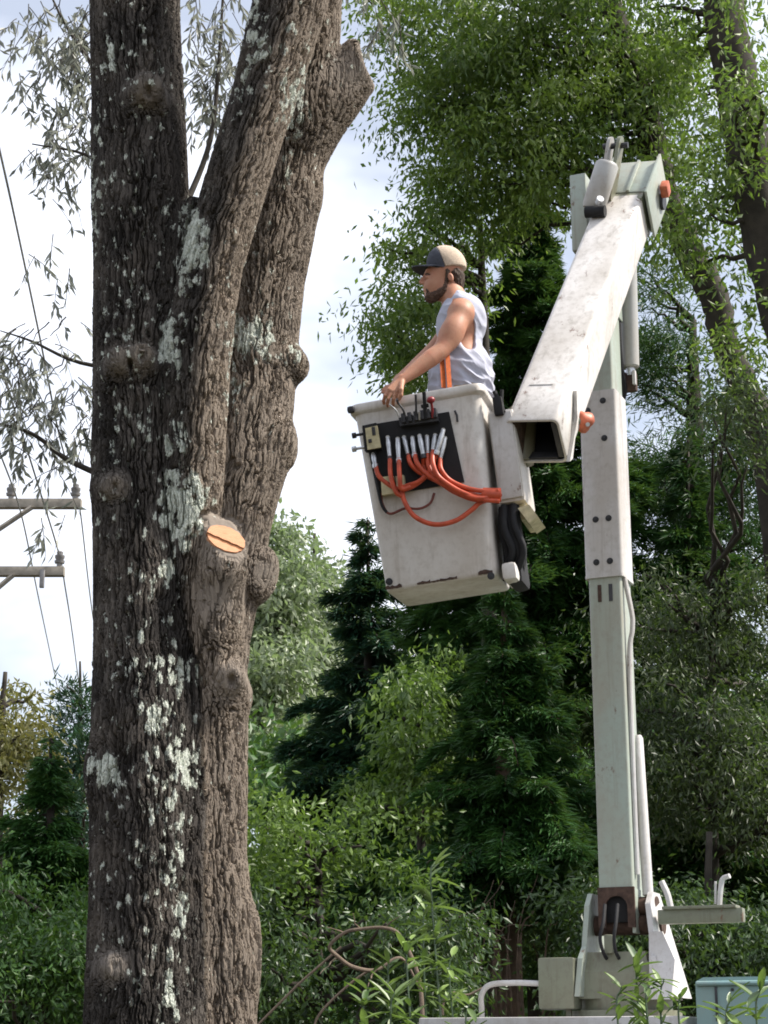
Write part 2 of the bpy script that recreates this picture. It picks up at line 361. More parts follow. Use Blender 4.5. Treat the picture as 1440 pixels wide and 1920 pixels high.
# big stub at the upper right, cut clean
a = at(560, 240, TY + 0.24); b = at(690, 105, TY + 0.22); nb = np.array([0.93, -0.15, 0.30]); nb /= np.linalg.norm(nb)
S.chain([a, b], [66 / pxm(a), 40 / pxm(b)], 0.08, cut=(at(680, 118, TY + 0.22), nb))
# fresh cut stub
cc = at(423, 1012, TY - 0.145); cn = 0.40 * RT + 0.70 * UP - 0.60 * FW; cn /= np.linalg.norm(cn)
ca = at(404, 1200, TY - 0.03); cb = at(426, 985, TY - 0.15); cz = at(398, 1400, TY + 0.06); S.chain([cz, ca, cb], [30 / pxm(cz), 40 / pxm(ca), 35 / pxm(cb)], 0.06, cut=(cc, cn))
# hollows in the scars
for (px, py, r, dy) in [(264, 664, 8, -0.31), (245, 684, 7, -0.24), (433, 1274, 9, -0.13), (277, 168, 9, -0.32), (214, 911, 7, -0.24), (214, 1810, 7, -.27)]:
    p = at(px, py, TY + dy); S.ell(p, np.array([r, 3.2 * r, r * 1.6]) / pxm(p), 0.012, sub=True)
S.half((0, 0, 7.15), (0, 0, 1)); S.half((0, 0, 0.0), (0, 0, -1))
p, q = S.arrays(); del S
def subdiv(p, q):
    n0 = len(p); a = np.sort(np.stack([q, np.roll(q, -1, 1)], 2).reshape(-1, 2), 1); u_, inv = np.unique(a[:, 0].astype(np.int64) * n0 + a[:, 1], return_inverse=True)
    e = np.stack([u_ // n0, u_ % n0], 1); em = p[e].mean(1); fm = p[q].mean(1); inv = inv.reshape(-1, 4) + n0; fi = n0 + len(em) + np.arange(len(q))
    return np.concatenate([p, em, fm]), np.concatenate([np.stack([q[:, k], inv[:, k], fi, inv[:, k - 1]], 1) for k in range(4)])
# bark: ridges follow the stem they grow on
best = np.full(len(p), 9.0); off = np.zeros_like(p); arc = np.zeros(len(p)); sid = np.zeros(len(p), int)
for si, (P, Rr) in enumerate((stemL, stemM, stemR)):
    s0 = 0.0
    for i in range(len(P) - 1):
        ab = P[i + 1] - P[i]; L2 = ab @ ab; t = np.clip((p - P[i]) @ ab / L2, 0, 1); o_ = p - P[i] - t[:, None] * ab
        d = np.linalg.norm(o_, axis=1) - (Rr[i] + (Rr[i + 1] - Rr[i]) * t); m = d < best
        best[m] = d[m]; off[m] = o_[m]; arc[m] = s0 + t[m] * math.sqrt(L2); sid[m] = si; s0 += math.sqrt(L2)
n = vnormals(p, q)
lump = perlin(p * np.array([3.5, 3.5, 2.0]) + 7)
X2, Y2 = proj(p)
smooth_amt = np.ones(len(p))                       # smoother skin on the scars and on the fresh cut
for (px, py, r) in [(226, 678, 26), (263, 670, 26), (215, 912, 24), (275, 172, 32), (430, 1275, 32), (214, 1810, 32), (655, 130, 46), (424, 1010, 50), (495, 1075, 26), (410, 1120, 40)]:
    smooth_amt *= 1 - 0.72 * np.exp(-(((X2 - px) / r) ** 2 + ((Y2 - py) / r) ** 2) ** 1.5)
cutd = (p - cc) @ cn; oncut = (np.abs(cutd) < 0.012) & (np.linalg.norm(p - cc, axis=1) < 0.16) & ((n @ cn) > 0.8)
smooth_amt[oncut] = 0
p2 = p + n * (lump * 0.007 * smooth_amt - 0.015 * smooth_amt)[:, None]
lich = np.zeros(len(p))
for (px, py, rx, ry, st) in [(365, 455, 26, 75, 1), (350, 500, 20, 50, .8), (310, 410, 12, 40, .5), (322, 650, 26, 55, 1), (318, 720, 14, 40, .7), (470, 635, 50, 42, .9), (438, 735, 20, 38, .9), (330, 830, 24, 36, .8), (340, 950, 40, 62, 1.15), (345, 1000, 34, 36, .9), (312, 1060, 20, 50, .7),
        (325, 1260, 40, 50, .72), (290, 1340, 28, 40, .85), (205, 1440, 34, 36, .95), (336, 1440, 28, 40, 1), (480, 60, 26, 130, .62), (455, 170, 20, 60, .4), (548, 190, 28, 140, .62), (545, 330, 20, 60, .5), (210, 110, 14, 45, .7), (190, 350, 14, 160, .5), (640, 110, 34, 40, .35),
        (330, 1660, 22, 120, .6), (320, 1850, 40, 90, .55), (310, 1500, 60, 350, .46), (270, 1200, 80, 250, .38), (240, 1650, 70, 260, .3), (240, 700, 120, 500, .32), (250, 200, 80, 250, .28), (540, 660, 22, 20, .7), (235, 1620, 50, 90, .25), (470, 480, 60, 100, .25)]:
    lich = np.maximum(lich, st * np.exp(-(((X2 - px) / rx) ** 2 + ((Y2 - py) / ry) ** 2) * 0.7))
tree = empty('hardwood_tree', at(320, 2660, TY) * np.array([1, 1, 0]))
tag(tree, 'large multi-stemmed hardwood trunk with lichen, pruned stubs and a fresh orange cut', 'tree')
t = NT('lichened_bark'); bc = t.attr('bc').outputs['Vector']
wv = t.n.new('ShaderNodeTexNoise'); wv.inputs['Scale'].default_value = 7; wv.inputs['Detail'].default_value = 2; t.l.new(bc, wv.inputs['Vector'])
wa = t.n.new('ShaderNodeVectorMath'); wa.operation = 'MULTIPLY_ADD'; t.l.new(wv.outputs['Color'], wa.inputs[0]); wa.inputs[1].default_value = (0.05, 0.05, 0.0); t.l.new(bc, wa.inputs[2]); bw_ = wa.outputs[0]
def furrow(scale, st, width, detail=2.0):
    nn = t.noise(scale, detail, 0.5, vec=bw_, sc3=(1, 1, st)); return t.ramp(t.math('ABSOLUTE', t.math('SUBTRACT', nn, 0.5), 0), [(0.0, 0.0), (width * .45, 0.55), (width, 1.0)])
f1 = furrow(38, 0.10, 0.055); f2 = furrow(88, 0.12, 0.07); f3 = t.noise(190, 4, 0.7, vec=bc, sc3=(1, 1, 0.25)); big = t.noise(6, 3, 0.5, vec=bc)
scar = t.attr('scar').outputs['Fac']; keep = t.math('SUBTRACT', 1.0, scar)
no = t.noise(9, 6, 0.65, sc3=(1, 1, 0.35)); nf = t.noise(120, 6, 0.7, vec=bc, sc3=(1, 1, 0.14))
col = t.ramp(no, [(0.28, (0.026, 0.023, 0.021)), (0.5, (0.064, 0.056, 0.050)), (0.75, (0.16, 0.14, 0.122))])
col = t.mix(t.math('MULTIPLY', t.attr('brown').outputs['Fac'], 0.8), col, (0.33, 0.27, 0.215))
col = t.mix(0.6, col, t.ramp(nf, [(0.32, 0.25), (0.68, 1.15)]), 'MULTIPLY')
col = t.mix(t.math('MULTIPLY', scar, 0.7), col, t.ramp(t.noise(40, 5, .6), [(.3, (0.16, 0.135, 0.115)), (.7, (0.26, 0.225, 0.19))]))
vo = t.n.new('ShaderNodeTexVoronoi'); vo.inputs['Scale'].default_value = 26; vm = t.n.new('ShaderNodeMapping'); vm.inputs['Scale'].default_value = (1, 1, 0.55); t.l.new(bw_, vm.inputs['Vector']); t.l.new(vm.outputs[0], vo.inputs['Vector'])
ln = t.math('ADD', t.math('MULTIPLY', t.noise(38, 6, 0.7, sc3=(1, 1, 0.55)), 0.62), t.math('MULTIPLY', t.math('SUBTRACT', 1.0, vo.outputs['Distance']), 0.30))
lf = t.math('ADD', t.math('MULTIPLY', t.attr('lichen').outputs['Fac'], 0.30), ln)
lmask = t.ramp(lf, [(0.628, 0.0), (0.656, 1.0)])
col = t.mix(lmask, col, t.ramp(t.noise(85, 6, .7), [(0.3, (0.30, 0.34, 0.29)), (0.5, (0.54, 0.57, 0.50)), (0.72, (0.72, 0.73, 0.68))]))
hgt = t.math('ADD', t.math('MULTIPLY', f1, 0.027), t.math('ADD', t.math('MULTIPLY', f2, 0.008), t.math('MULTIPLY', f3, 0.007)))
hgt = t.math('ADD', t.math('MULTIPLY', hgt, t.math('ADD', t.math('MULTIPLY', keep, 0.9), 0.1)), t.math('MULTIPLY', lmask, t.math('MULTIPLY', t.noise(120, 4), 0.007)))
hgt = t.math('MULTIPLY', hgt, t.math('SUBTRACT', 1.0, t.attr('cutmask').outputs['Fac']))
dp = t.n.new('ShaderNodeDisplacement'); dp.inputs['Midlevel'].default_value = 0.0; dp.inputs['Scale'].default_value = 1.0; t.l.new(hgt, dp.inputs['Height']); t.l.new(dp.outputs[0], t.out.inputs['Displacement'])
t.m.displacement_method = 'BOTH'; M['bark'] = t.set(col, 0.92, 0, 0.2)
me = mesh_np('trunk', p2, q, M['bark'])
brown = np.clip((sid == 2) * (X2 > 355) * 0.8 + (sid == 1) * np.clip((off[:, 0] + 0.02) * 14, 0, 1) + 0.25 * perlin(p * 5), 0, 1)  # browner right stem; middle limb's lit right edge put into the colour
for nm, arr in (('lichen', lich), ('brown', brown), ('scar', np.clip((1 - smooth_amt) * 1.3, 0, 1)), ('cutmask', oncut.astype(float))):
    at_ = me.attributes.new(nm, 'FLOAT', 'POINT'); at_.data.foreach_set('value', arr.astype(np.float32))
at_ = me.attributes.new('bc', 'FLOAT_VECTOR', 'POINT'); at_.data.foreach_set('vector', np.stack([off[:, 0] + sid * 3.7, off[:, 1], arc], 1).astype(np.float32).ravel())
trunk = bpy.data.objects.new('trunk', me); link(trunk, tree)
sm = trunk.modifiers.new('dice', 'SUBSURF'); sm.subdivision_type = 'SIMPLE'; sm.levels = 0; sm.render_levels = 1; trunk.cycles.use_adaptive_subdivision = True
# fresh wood on the cut, in two lips either side of the split
e1 = np.cross(cn, np.array([0, 0, 1.0])); e1 /= np.linalg.norm(e1); e1 = -e1 if e1[0] < 0 else e1; e2 = np.cross(cn, e1); e2 = -e2 if e2[2] < 0 else e2
ew = 38 / pxm(cc); fresh = NT('fresh_cut_wood'); fr = fresh.noise(60, 6, 0.7, sc3=(0.5, 0.5, 3))
dv_ = fresh.n.new('ShaderNodeVectorMath'); dv_.operation = 'DISTANCE'; fresh.l.new(fresh.tc.outputs['Object'], dv_.inputs[0]); dv_.inputs[1].default_value = [float(x) for x in cc - e2 * 0.012]
rg_ = fresh.math('SINE', fresh.math('ADD', fresh.math('MULTIPLY', dv_.outputs['Value'], 620.0), fresh.math('MULTIPLY', fr, 6.0)), 0)
fc_ = fresh.ramp(fr, [(0.3, (0.36, 0.15, 0.07)), (0.45, (0.49, 0.235, 0.12)), (0.7, (0.55, 0.285, 0.155))])
M['fresh'] = fresh.set(fresh.mix(fresh.math('MULTIPLY', fresh.ramp(rg_, [(.2, 0.0), (.9, 1.0)]), 0.35), fc_, (0.33, 0.14, 0.065)), 0.8)
M['split'] = plain('dark_split_wood', (0.20, 0.08, 0.03), 0.9)
rnd = random.Random(4)
el = [(math.cos(2 * math.pi * k / 44) * (1 + rnd.uniform(-.03, .03)), math.sin(2 * math.pi * k / 44) * (1 + rnd.uniform(-.03, .03))) for k in range(44)]
tl = R(-24)
def cutpt(u, v, h=0.0):
    uu = u * math.cos(tl) - v * math.sin(tl); vv = u * math.sin(tl) + v * math.cos(tl); return cc + e1 * uu * ew + e2 * vv * ew * 0.98 + cn * h
MB().plate([cutpt(u * .99, v * .86, -0.02) for u, v in el], cn * 0.0235).build('split_core', M['split'], tree)
def lip(sel, name, h):
    pts = [(u, v * 0.88) for u, v in el if sel(u, v)]
    pts.sort(key=lambda a: math.atan2(a[1] - sum(x[1] for x in pts) / len(pts), a[0]))
    return MB().plate([cutpt(u, v, -0.012) for u, v in pts], cn * h).build(name, M['fresh'], tree, angle=20)
edge_u = [(x / 10, -0.24 + 0.02 * math.sin(x * 1.3)) for x in range(-9, 10)]
up_pts = [(u, v * .88) for u, v in el if v > -0.16]; up_pts.sort(key=lambda a: math.atan2(a[1] + .16, a[0]))
MB().plate([cutpt(u, v, -0.012) for u, v in up_pts] + [cutpt(u, v + 0.1, -0.012) for u, v in edge_u[::1]], cn * 0.021).build('cut_face', M['fresh'], tree, angle=20)
dn_pts = [(u, v * .88) for u, v in el if v < -0.36]; dn_pts.sort(key=lambda a: math.atan2(a[1] + .36, a[0]))
MB().plate([cutpt(u, v, -0.012) for u, v in dn_pts] + [cutpt(u * .95, v - .12, -0.012) for u, v in edge_u[::-1]], cn * 0.019).build('cut_face', M['fresh'], tree, angle=20)

# ================================================================== bucket truck
YAW = R(-22); T0 = np.array([1.31, 10.70, 0.0])
TX = np.array([math.cos(YAW), math.sin(YAW), 0]); TYv = np.array([-math.sin(YAW), math.cos(YAW), 0]); TZ = np.array([0, 0, 1.0]); TM = np.stack([TX, TYv, TZ], 1)
def tf(x, y, z): return T0 + TM @ np.array([x, y, z])
truck = empty('bucket_truck', T0)
tag(truck, 'white and mint bucket truck with folded boom lifting a worker beside the trunk', 'bucket truck')
# --- chassis, deck, cab and wheels
DZ = 1.805
deck = MB().box(tf(-0.12, 0, DZ - 0.06), (1.36, 2.1, 0.12), TM, 0.01).build('deck', M['white'], truck)
MB().box(tf(-0.1, 0, DZ - 0.24), (1.2, 0.9, 0.24), TM, 0.01).build('pedestal_frame', M['khaki'], truck)
ch = MB().box(tf(1.5, 0.42, 0.85), (4.6, 0.1, 0.22), TM).box(tf(1.5, -0.42, 0.85), (4.6, 0.1, 0.22), TM)
for x in (-.7, 0.6, 2.0, 3.5): ch.box(tf(x, 0, 0.85), (0.1, 0.74, 0.18), TM)
ch.build('chassis', M['dark'], truck)
for s in (-1, 1):
    sb = MB().box(tf(-0.12, s * 0.82, 1.28), (1.34, 0.42, 0.86), TM, 0.02).build('side_compartment', M['teal'], truck)
    for k in range(2):
        dr = MB().box(tf(-0.45 + k * .66, s * 1.036, 1.30), (.6, 0.014, 0.7), TM, 0.006).build('compartment_door', M['teal'], sb)
cabprof = [(.62, 0.75), (.62, 1.965), (.66, 1.985), (2.2, 1.985), (2.75, 1.40), (3.75, 1.28), (3.82, 0.75)]
cab = MB().plate([tf(x, -1.0, z) for x, z in cabprof], TYv * 2.0)
cab = cab.build('cab', M['teal'], truck, angle=25)
for s in (-1, 1):
    MB().plate([tf(x, s * 1.002, z) for x, z in ((1.0, 1.36), (1.0, 1.72), (2.05, 1.72), (2.4, 1.36))], TYv * s * 0.012).build('side_window', M['glass'], cab)
MB().tube([tf(0.63, -1.012, 1.955), tf(2.2, -1.012, 1.955)], 0.012, 8).build('drip_rail', M['teal'], cab)
for x in (0.80, 1.45, 2.1): MB().tube([tf(x, -1.0, 1.925), tf(x, -1.008, 1.925)], 0.008, 8).build('rivet', M['dark'], cab)
MB().box(tf(0.72, -1.004, 1.86), (0.012, 0.008, .16), TM, .002).build('panel_seam', M['dark'], cab)
MB().box(tf(0.605, 0, 1.55), (0.02, 1.4, 0.34), TM, 0.004).build('rear_window', M['glass'], cab)
ty_me = None
for x in (-0.1, 3.0):
    for s in (-1, 1):
        ring = [(0.18, -0.12), (0.40, -0.13), (0.46, -0.10), (0.47, 0), (0.46, 0.10), (0.40, 0.13), (0.18, 0.12)]
        mw = MB(); rings = []
        for k in range(28):
            a = 2 * math.pi * k / 28; rings.append([tf(x + r_ * math.cos(a), s * 0.88 + h_, 0.47 + r_ * math.sin(a)) for r_, h_ in ring])
        mw.loft(rings + [rings[0]], False, False); wh = mw.build('wheel', M['tyre'], truck)
        MB().loft([[tf(x + 0.24 * math.cos(a), s * 0.88 + h_, 0.47 + 0.24 * math.sin(a)) for a in np.linspace(0, 2 * math.pi, 25)[:-1]] for h_ in (-0.09, 0.09)]).build('rim', M['white'], wh)
for x in (-0.1, 3.0): MB().tube([tf(x, -0.7, .47), tf(x, .7, .47)], 0.07).build('axle', M['dark'], truck)
# --- turntable
PZ = 2.31
tt = MB().tube([tf(0, 0.02, DZ - 0.01), tf(0, 0.02, DZ + 0.05)], [0.30, 0.30], 28).tube([tf(0, 0.02, DZ + 0.05), tf(0, .02, DZ + .12)], [0.25, 0.25], 28)
tt.build('slewing_ring', M['khaki'], truck)
tb = MB()
tb.loft([[tf(x * w_, y * d_ + 0.02, z) for x, y in ((-1, -1), (1, -1), (1, 1), (-1, 1))] for w_, d_, z in ((0.255, 0.24, DZ + 0.11), (0.235, 0.23, DZ + 0.25), (0.175, 0.20, PZ - 0.20), (0.165, 0.19, PZ - 0.15))])
turn = tb.build('turntable', M['khaki'], truck, angle=20)
def cheek(x0, x1, mat):
    pr = [(-0.30, DZ + .12), (-0.26, DZ + 0.32), (-0.19, PZ - 0.12), (-0.14, PZ + 0.10), (-0.07, PZ + 0.17), (0.08, PZ + 0.17), (0.16, PZ + 0.08), (0.30, DZ + .12)]
    return MB().plate([tf(x0 + (x1 - x0) * min(1, max(0, (PZ - z) / 0.5)), y, z) for y, z in pr], TX * 0.028).build('cheek_plate', mat, turn, angle=20)
cheek(-0.175, -0.205, M['mint']); cheek(0.165, 0.30, M['white'])
MB().plate([tf(0.215, -0.315, DZ + .10), tf(0.33, -0.315, DZ + .10), tf(0.355, -0.3, DZ + 0.30), tf(0.285, -0.27, DZ + 0.45), tf(0.215, -0.2, PZ - 0.05), tf(0.195, -0.2, PZ - 0.05)], TYv * 0.02).build('brace_plate', M['white'], turn)
MB().tube([tf(-0.21, 0, PZ), tf(0.23, 0, PZ)], 0.055, 18).build('pivot_pin', M['rust'], turn)
MB().box(tf(-0.03, -0.19, PZ - 0.11), (0.05, 0.03, 0.10), TM, .01).build('hydraulic_block', M['khaki'], turn)
MB().box(tf(-0.30, -0.22, DZ + 0.19), (0.20, 0.16, 0.27), TM, 0.014).build('valve_box', M['khaki'], truck)
MB().box(tf(-0.26, -0.20, DZ + 0.025), (0.03, 0.03, 0.09), TM, 0.004).build('valve_box_post', M['khaki'], truck)
hr = catmull([tf(-0.38, -0.26, DZ + 0.19), tf(-0.52, -0.30, DZ + 0.195), tf(-0.655, -0.34, DZ + 0.185), tf(-0.70, -0.36, DZ + 0.13), tf(-0.70, -0.36, DZ + 0.06), tf(-0.70, -0.36, DZ - 0.06)], 6)
MB().tube(hr, 0.016, 10).build('handrail', M['white'], truck)
for k in range(2):
    x = -0.05 + 0.07 * k
    MB().tube(catmull([tf(x, -0.17, PZ + 0.10), tf(x + .01, -0.25, PZ + 0.0), tf(x * 1.1, -0.27, PZ - 0.08), tf(x, -0.24, PZ - 0.15), tf(x, -0.14, PZ - .20)], 6), 0.010, 8).build('hydraulic_hose', M['black'], turn)
# --- boom rest arm with hooks
ar = MB().box(tf(0.46, -0.1, PZ + 0.03), (0.46, 0.07, 0.075), TM, 0.006).box(tf(0.46, -0.1, PZ + 0.075), (0.40, 0.12, 0.016), TM, 0.003).build('boom_rest_arm', M['khaki'], truck)
MB().tube(catmull([tf(0.30, -0.12, PZ + 0.080), tf(0.285, -0.12, PZ + 0.150), tf(0.255, -0.12, PZ + 0.220)], 5), [0.017] * 11, 8).build('rest_hook', M['white'], ar)
MB().tube(catmull([tf(0.565, -0.12, PZ + 0.080), tf(0.575, -0.12, PZ + 0.160), tf(0.59, -0.12, PZ + 0.220), tf(0.63, -0.13, PZ + 0.235)], 5), 0.014, 8).tube([tf(0.545, -0.12, PZ + 0.090), tf(0.55, -.12, PZ + 0.210)], 0.007, 6).build('rest_hook', M['white'], ar)
# --- lower boom: square steel tube, then the bolted outer sleeve, then the steel head
LB0 = np.array(tf(0.0, 0, PZ)); topc = at(1110, 392, 10.70); LBT = np.array([topc[0] + 0.02, topc[1] + 0.0, topc[2]])
bz = LBT - LB0; BL = np.linalg.norm(bz); bz /= BL; bx = TX - bz * (TX @ bz); bx /= np.linalg.norm(bx); by = np.cross(bz, bx); BM = np.stack([bx, by, bz], 1)
def lb(x, y, s): return LB0 + BM @ np.array([x, y, s])
def sz(py):                                     # distance along the lower boom seen at that height
    lo_, hi_ = 0.0, BL + 1
    for _ in range(40):
        m_ = (lo_ + hi_) / 2
        if proj(lb(0, -0.1, m_))[1] > py: lo_ = m_
        else: hi_ = m_
    return lo_
def sq_tube(w_, d_, s0, s1, r=0.022, wall=None, w1=None, d1=None):
    w1 = w1 or w_; d1 = d1 or d_; m_ = MB()
    m_.loft([[lb(*v) for v in rrect(w_, d_, r, s0, 3)], [lb(*v) for v in rrect(w1, d1, r, s1, 3)]]); return m_
s_steel0, s_sl0, s_sl1 = sz(1668), sz(1082), sz(735)
lower = sq_tube(0.195, 0.235, s_steel0, BL - 0.25, 0.016, w1=0.185, d1=0.225).build('lower_boom', M['mint'], truck)
sleeve = sq_tube(0.222, 0.25, s_sl0, s_sl1, 0.02).build('insulating_sleeve', M['white'], lower)
sq_tube(0.226, 0.254, s_sl0 - 0.006, s_sl0 + 0.012, 0.02).build('sleeve_collar', M['white'], sleeve)
bolt = MB().tube([(0, 0, 0), (0, 0, 0.008)], 0.013, 6).tube([(0, 0, 0.007), (0, 0, .014)], .007, 8).tube([(0, 0, -.002), (0, 0, .002)], .019, 12).mesh('bolt', M['dark'])
for (px_, py_) in ((0.035, 755), (-0.06, 770), (0.035, 825), (-0.035, 975), (0.042, 975), (-0.04, 1055), (0.04, 1055)):
    place('bolt', bolt, lb(px_, -0.1255, sz(py_)), np.stack([bx, bz, -by], 1), sleeve)
for (x_, mt) in ((-0.03, M['rust']), (0.035, M['dark'])): MB().box(lb(x_, -0.117, sz(1113)), (0.022, 0.006, 0.10), BM, 0.002).build('slot', mt, lower)
# side rail and hoses on the right flank
MB().tube(catmull([lb(0.105, -0.06, sz(1085)), lb(0.135, -0.05, sz(1150)), lb(0.135, -0.05, sz(1180)), lb(0.112, -0.06, sz(1260)), lb(0.108, -.06, sz(1640))], 8), 0.014, 8).build('side_hose', M['white'], lower)
# rusty heel with the arched cut
hw_ = 0.205; hz0, hz1 = -0.02, s_steel0 + 0.012; arch = []
for k in range(13): a = math.pi * k / 12; arch.append((0.062 * math.cos(a), 0.09 + 0.06 * math.sin(a)))
outl = [(hw_ / 2, hz0), (hw_ / 2, hz1), (-hw_ / 2, hz1), (-hw_ / 2, hz0), (-0.062, hz0)] + arch[::-1][0:] + [(0.062, hz0)]
MB().plate([lb(x, -0.124, s) for x, s in outl], by * 0.02).build('boom_heel', M['rust'], lower, angle=20)
MB().box(lb(0, 0.0, 0.12), (0.15, 0.16, 0.22), BM, 0.01).build('heel_shade_block', M['black'], lower)  # black block added to put shade in the arch opening
for s in (-1, 1): MB().box(lb(s * 0.092, 0, 0.07), (0.02, 0.22, 0.24), BM, 0.004).build('heel_cheek', M['rust'] if s < 0 else M['mint'], lower)
# lift cylinder on the right of the lower boom
c0 = lb(0.150, 0.0, 0.10); c1 = lb(0.102, 0.10, sz(1372))
MB().tube([c0 + (c1 - c0) * 0.06, c0 + (c1 - c0) * .98, c1], [0.03, 0.03, 0.022], 16).build('lift_cylinder', M['white'], lower)
MB().tube([c0 - TX * 0.05, c0 + TX * 0.05], 0.05, 16).build('cylinder_eye', M['rust'], lower)
# head of the lower boom
hd = MB().box(lb(-0.075, 0.02, BL - 0.05), (0.10, 0.26, 0.50), BM, 0.008)
head = hd.build('boom_head', M['mint'], lower)
MB().box(lb(0.095, 0.1, BL - 0.25), (0.018, 0.12, 0.9), BM, 0.005).build('head_cheek', M['mint'], lower)
# --- upper boom
ub1 = atd(1006, 828, 9.90); ub0 = atd(1168, 408, 11.45)
ud = ub1 - ub0; UL = np.linalg.norm(ud); ud /= UL; un = UP - ud * (UP @ ud); un /= np.linalg.norm(un); uw = np.cross(un, ud); uw = -uw if uw[0] < 0 else uw
UW, UT = 0.292, 0.288
def ub(x, y, s): return ub0 + uw * x + un * y + ud * s           # x right, y up-front, s towards the open end
m_ = MB(); outer = [rrect(UW * f_, UT * f_, 0.035, s, 5) for s, f_ in ((-0.02, .96), (UL - 0.25, 1.0), (UL - 0.008, 1.0))]
rings = [[ub(*v) for v in r] for r in outer] + [[ub(*v) for v in rrect(UW - .008, UT - .008, 0.033, UL, 5)], [ub(*v) for v in rrect(UW - 0.03, UT - 0.03, 0.028, UL, 5)], [ub(*v) for v in rrect(UW - 0.034, UT - 0.034, 0.028, UL - 0.6, 5)]]
upper = m_.loft(rings).build('upper_boom', M['boom_white'], truck, angle=40)
for s in (-1, 1): MB().box(ub(s * (UW / 2 - 0.036), 0, UL - 0.31), (0.030, 0.23, 0.60), np.stack([uw, un, ud], 1), .004).build('wear_liner', M['rust'] if s < 0 else M['dark'], upper)
MB().box(ub(0, -UT / 2 + 0.025, UL - 0.035), (0.18, 0.012, 0.05), np.stack([uw, un, ud], 1), .004).build('wear_liner', M['dark'], upper)
MB().loft([[ub(*v) for v in rrect(UW - .0345, UT - .0345, .028, UL - .012, 5)], [ub(*v) for v in rrect(UW - .037, UT - .037, .028, UL - .56, 5)]], False, False).build('bore_shade_sleeve', M['black'], upper)  # black sleeve added to put shade inside the open end
MB().box(ub(0, 0, UL - 0.45), (UW - 0.06, UT - .06, 0.05), np.stack([uw, un, ud], 1), .004).build('inner_bulkhead', M['black'], upper)
UMx = np.stack([uw, un, ud], 1)
MB().box(ub(-0.02, UT / 2 + 0.002, UL - 0.30), (0.13, 0.003, 0.006), UMx, 0.001).build('seam_mark', M['grey'], upper)
# reinforcing lip on the right flank near the end
MB().plate([ub(UW / 2, 0.10, UL - 0.30), ub(UW / 2, -0.02, UL - 0.22), ub(UW / 2, -0.11, UL + 0.03), ub(UW / 2, -0.13, UL - 0.02), ub(UW / 2, 0.06, UL - 0.36)], uw * 0.02).build('side_flange', M['boom_white'], upper)
# elbow bracket that clasps the upper end
ek = MB().box(ub(0.03, 0.0, -0.23), (0.27, 0.29, 0.36), UMx, 0.016)
elbow = ek.build('elbow_bracket', M['mint'], truck)
MB().box(ub(0.0, 0.0, -0.015), (0.285, 0.275, 0.07), UMx, 0.01).build('clamp_band', M['khaki'], elbow)
for s in (-1, 1): MB().box(ub(0.03 + s * 0.142, 0.02, -0.20), (0.016, 0.32, 0.44), UMx, 0.005).build('bracket_cheek', M['mint'], elbow)
MB().box(ub(0.045, 0.152, -0.22), (0.02, 0.018, 0.35), UMx, 0.004).build('bracket_rib', M['mint'], elbow)
MB().tube([ub(-0.28, -0.05, -0.24), ub(0.2, -0.05, -0.24)], 0.05, 18).build('elbow_pin', M['dark'], elbow)
MB().box(ub(0.215, 0.03, -0.25), (0.05, 0.085, 0.075), UMx, 0.012).build('pin_cover', M['redorange'], elbow)
# tilt cylinder and link at the elbow's left
g0 = atd(1112, 392, 11.30); g1 = atd(1140, 304, 11.30); gd = (g1 - g0) / np.linalg.norm(g1 - g0)
cyl = MB().tube([g0, g0 + gd * 0.02, g1 - gd * 0.02, g1], [0.062, 0.07, 0.07, 0.055], 22).build('tilt_cylinder', M['grey'], truck)
MB().tube([atd(1098, 398, 11.26), atd(1098, 398, 11.26) + uw * 0.12], 0.035, 14).build('cylinder_end_pin', M['black'], cyl)
MB().tube([atd(1122, 380, 11.2), atd(1126, 372, 11.17)], 0.022, 8).build('hose_fitting', M['metal'], cyl)
for (xo, mt) in ((-0.03, M['grey']), (0.03, M['khaki'])):
    k0 = atd(1141, 330, 11.4) + uw * xo; k1 = atd(1150, 272, 11.4) + uw * xo
    pr = []
    kd = (k1 - k0) / np.linalg.norm(k1 - k0); ks = np.cross(kd, uw); ks /= np.linalg.norm(ks)
    for a in np.linspace(-90, 90, 9): pr.append(k1 + 0.05 * (math.cos(R(a)) * kd + math.sin(R(a)) * ks))
    for a in np.linspace(90, 270, 9): pr.append(k0 - kd * .12 + 0.05 * (math.cos(R(a)) * kd + math.sin(R(a)) * ks))
    MB().plate(pr, uw * 0.02).build('link_arm', mt, cyl)
MB().tube([atd(1146, 274, 11.4) - uw * 0.05, atd(1150, 274, 11.4) + uw * 0.09], 0.018, 12).build('link_pin', M['dark'], cyl)
# hanging cylinder behind the upper boom, right
h0 = atd(1176, 440, 11.75); h1 = atd(1182, 690, 11.55); hdv = (h1 - h0) / np.linalg.norm(h1 - h0)
hc = MB().tube([h0, h1 - hdv * .01, h1], [0.054, 0.054, 0.046], 20).build('boom_cylinder', M['grey'], truck)
MB().tube([h1 - hdv * 0.01, h1 + hdv * 0.05], 0.028, 12).build('cylinder_rod', M['metal'], hc)
MB().box(h1 + hdv * 0.09, (0.075, 0.05, 0.12), BM, 0.012).build('clevis', M['rust'], hc)
MB().box(h1 + hdv * 0.075 + bx * 0.03 - by * .03, (0.02, 0.03, 0.09), BM, 0.005).build('clevis_cheek', M['white'], hc)
for k, (xa, xb) in enumerate(((1152, 1168), (1160, 1172), (1146, 1160))):
    MB().tube(catmull([atd(xa, 560, 11.6), atd(xa + 2, 640, 11.52), atd(xb - 6, 690, 11.5), atd(xb, 735, 11.5), atd(xb - 10, 760, 11.55)], 6), 0.013, 8).build('hydraulic_hose', M['black'] if k != 2 else M['grey'], hc)
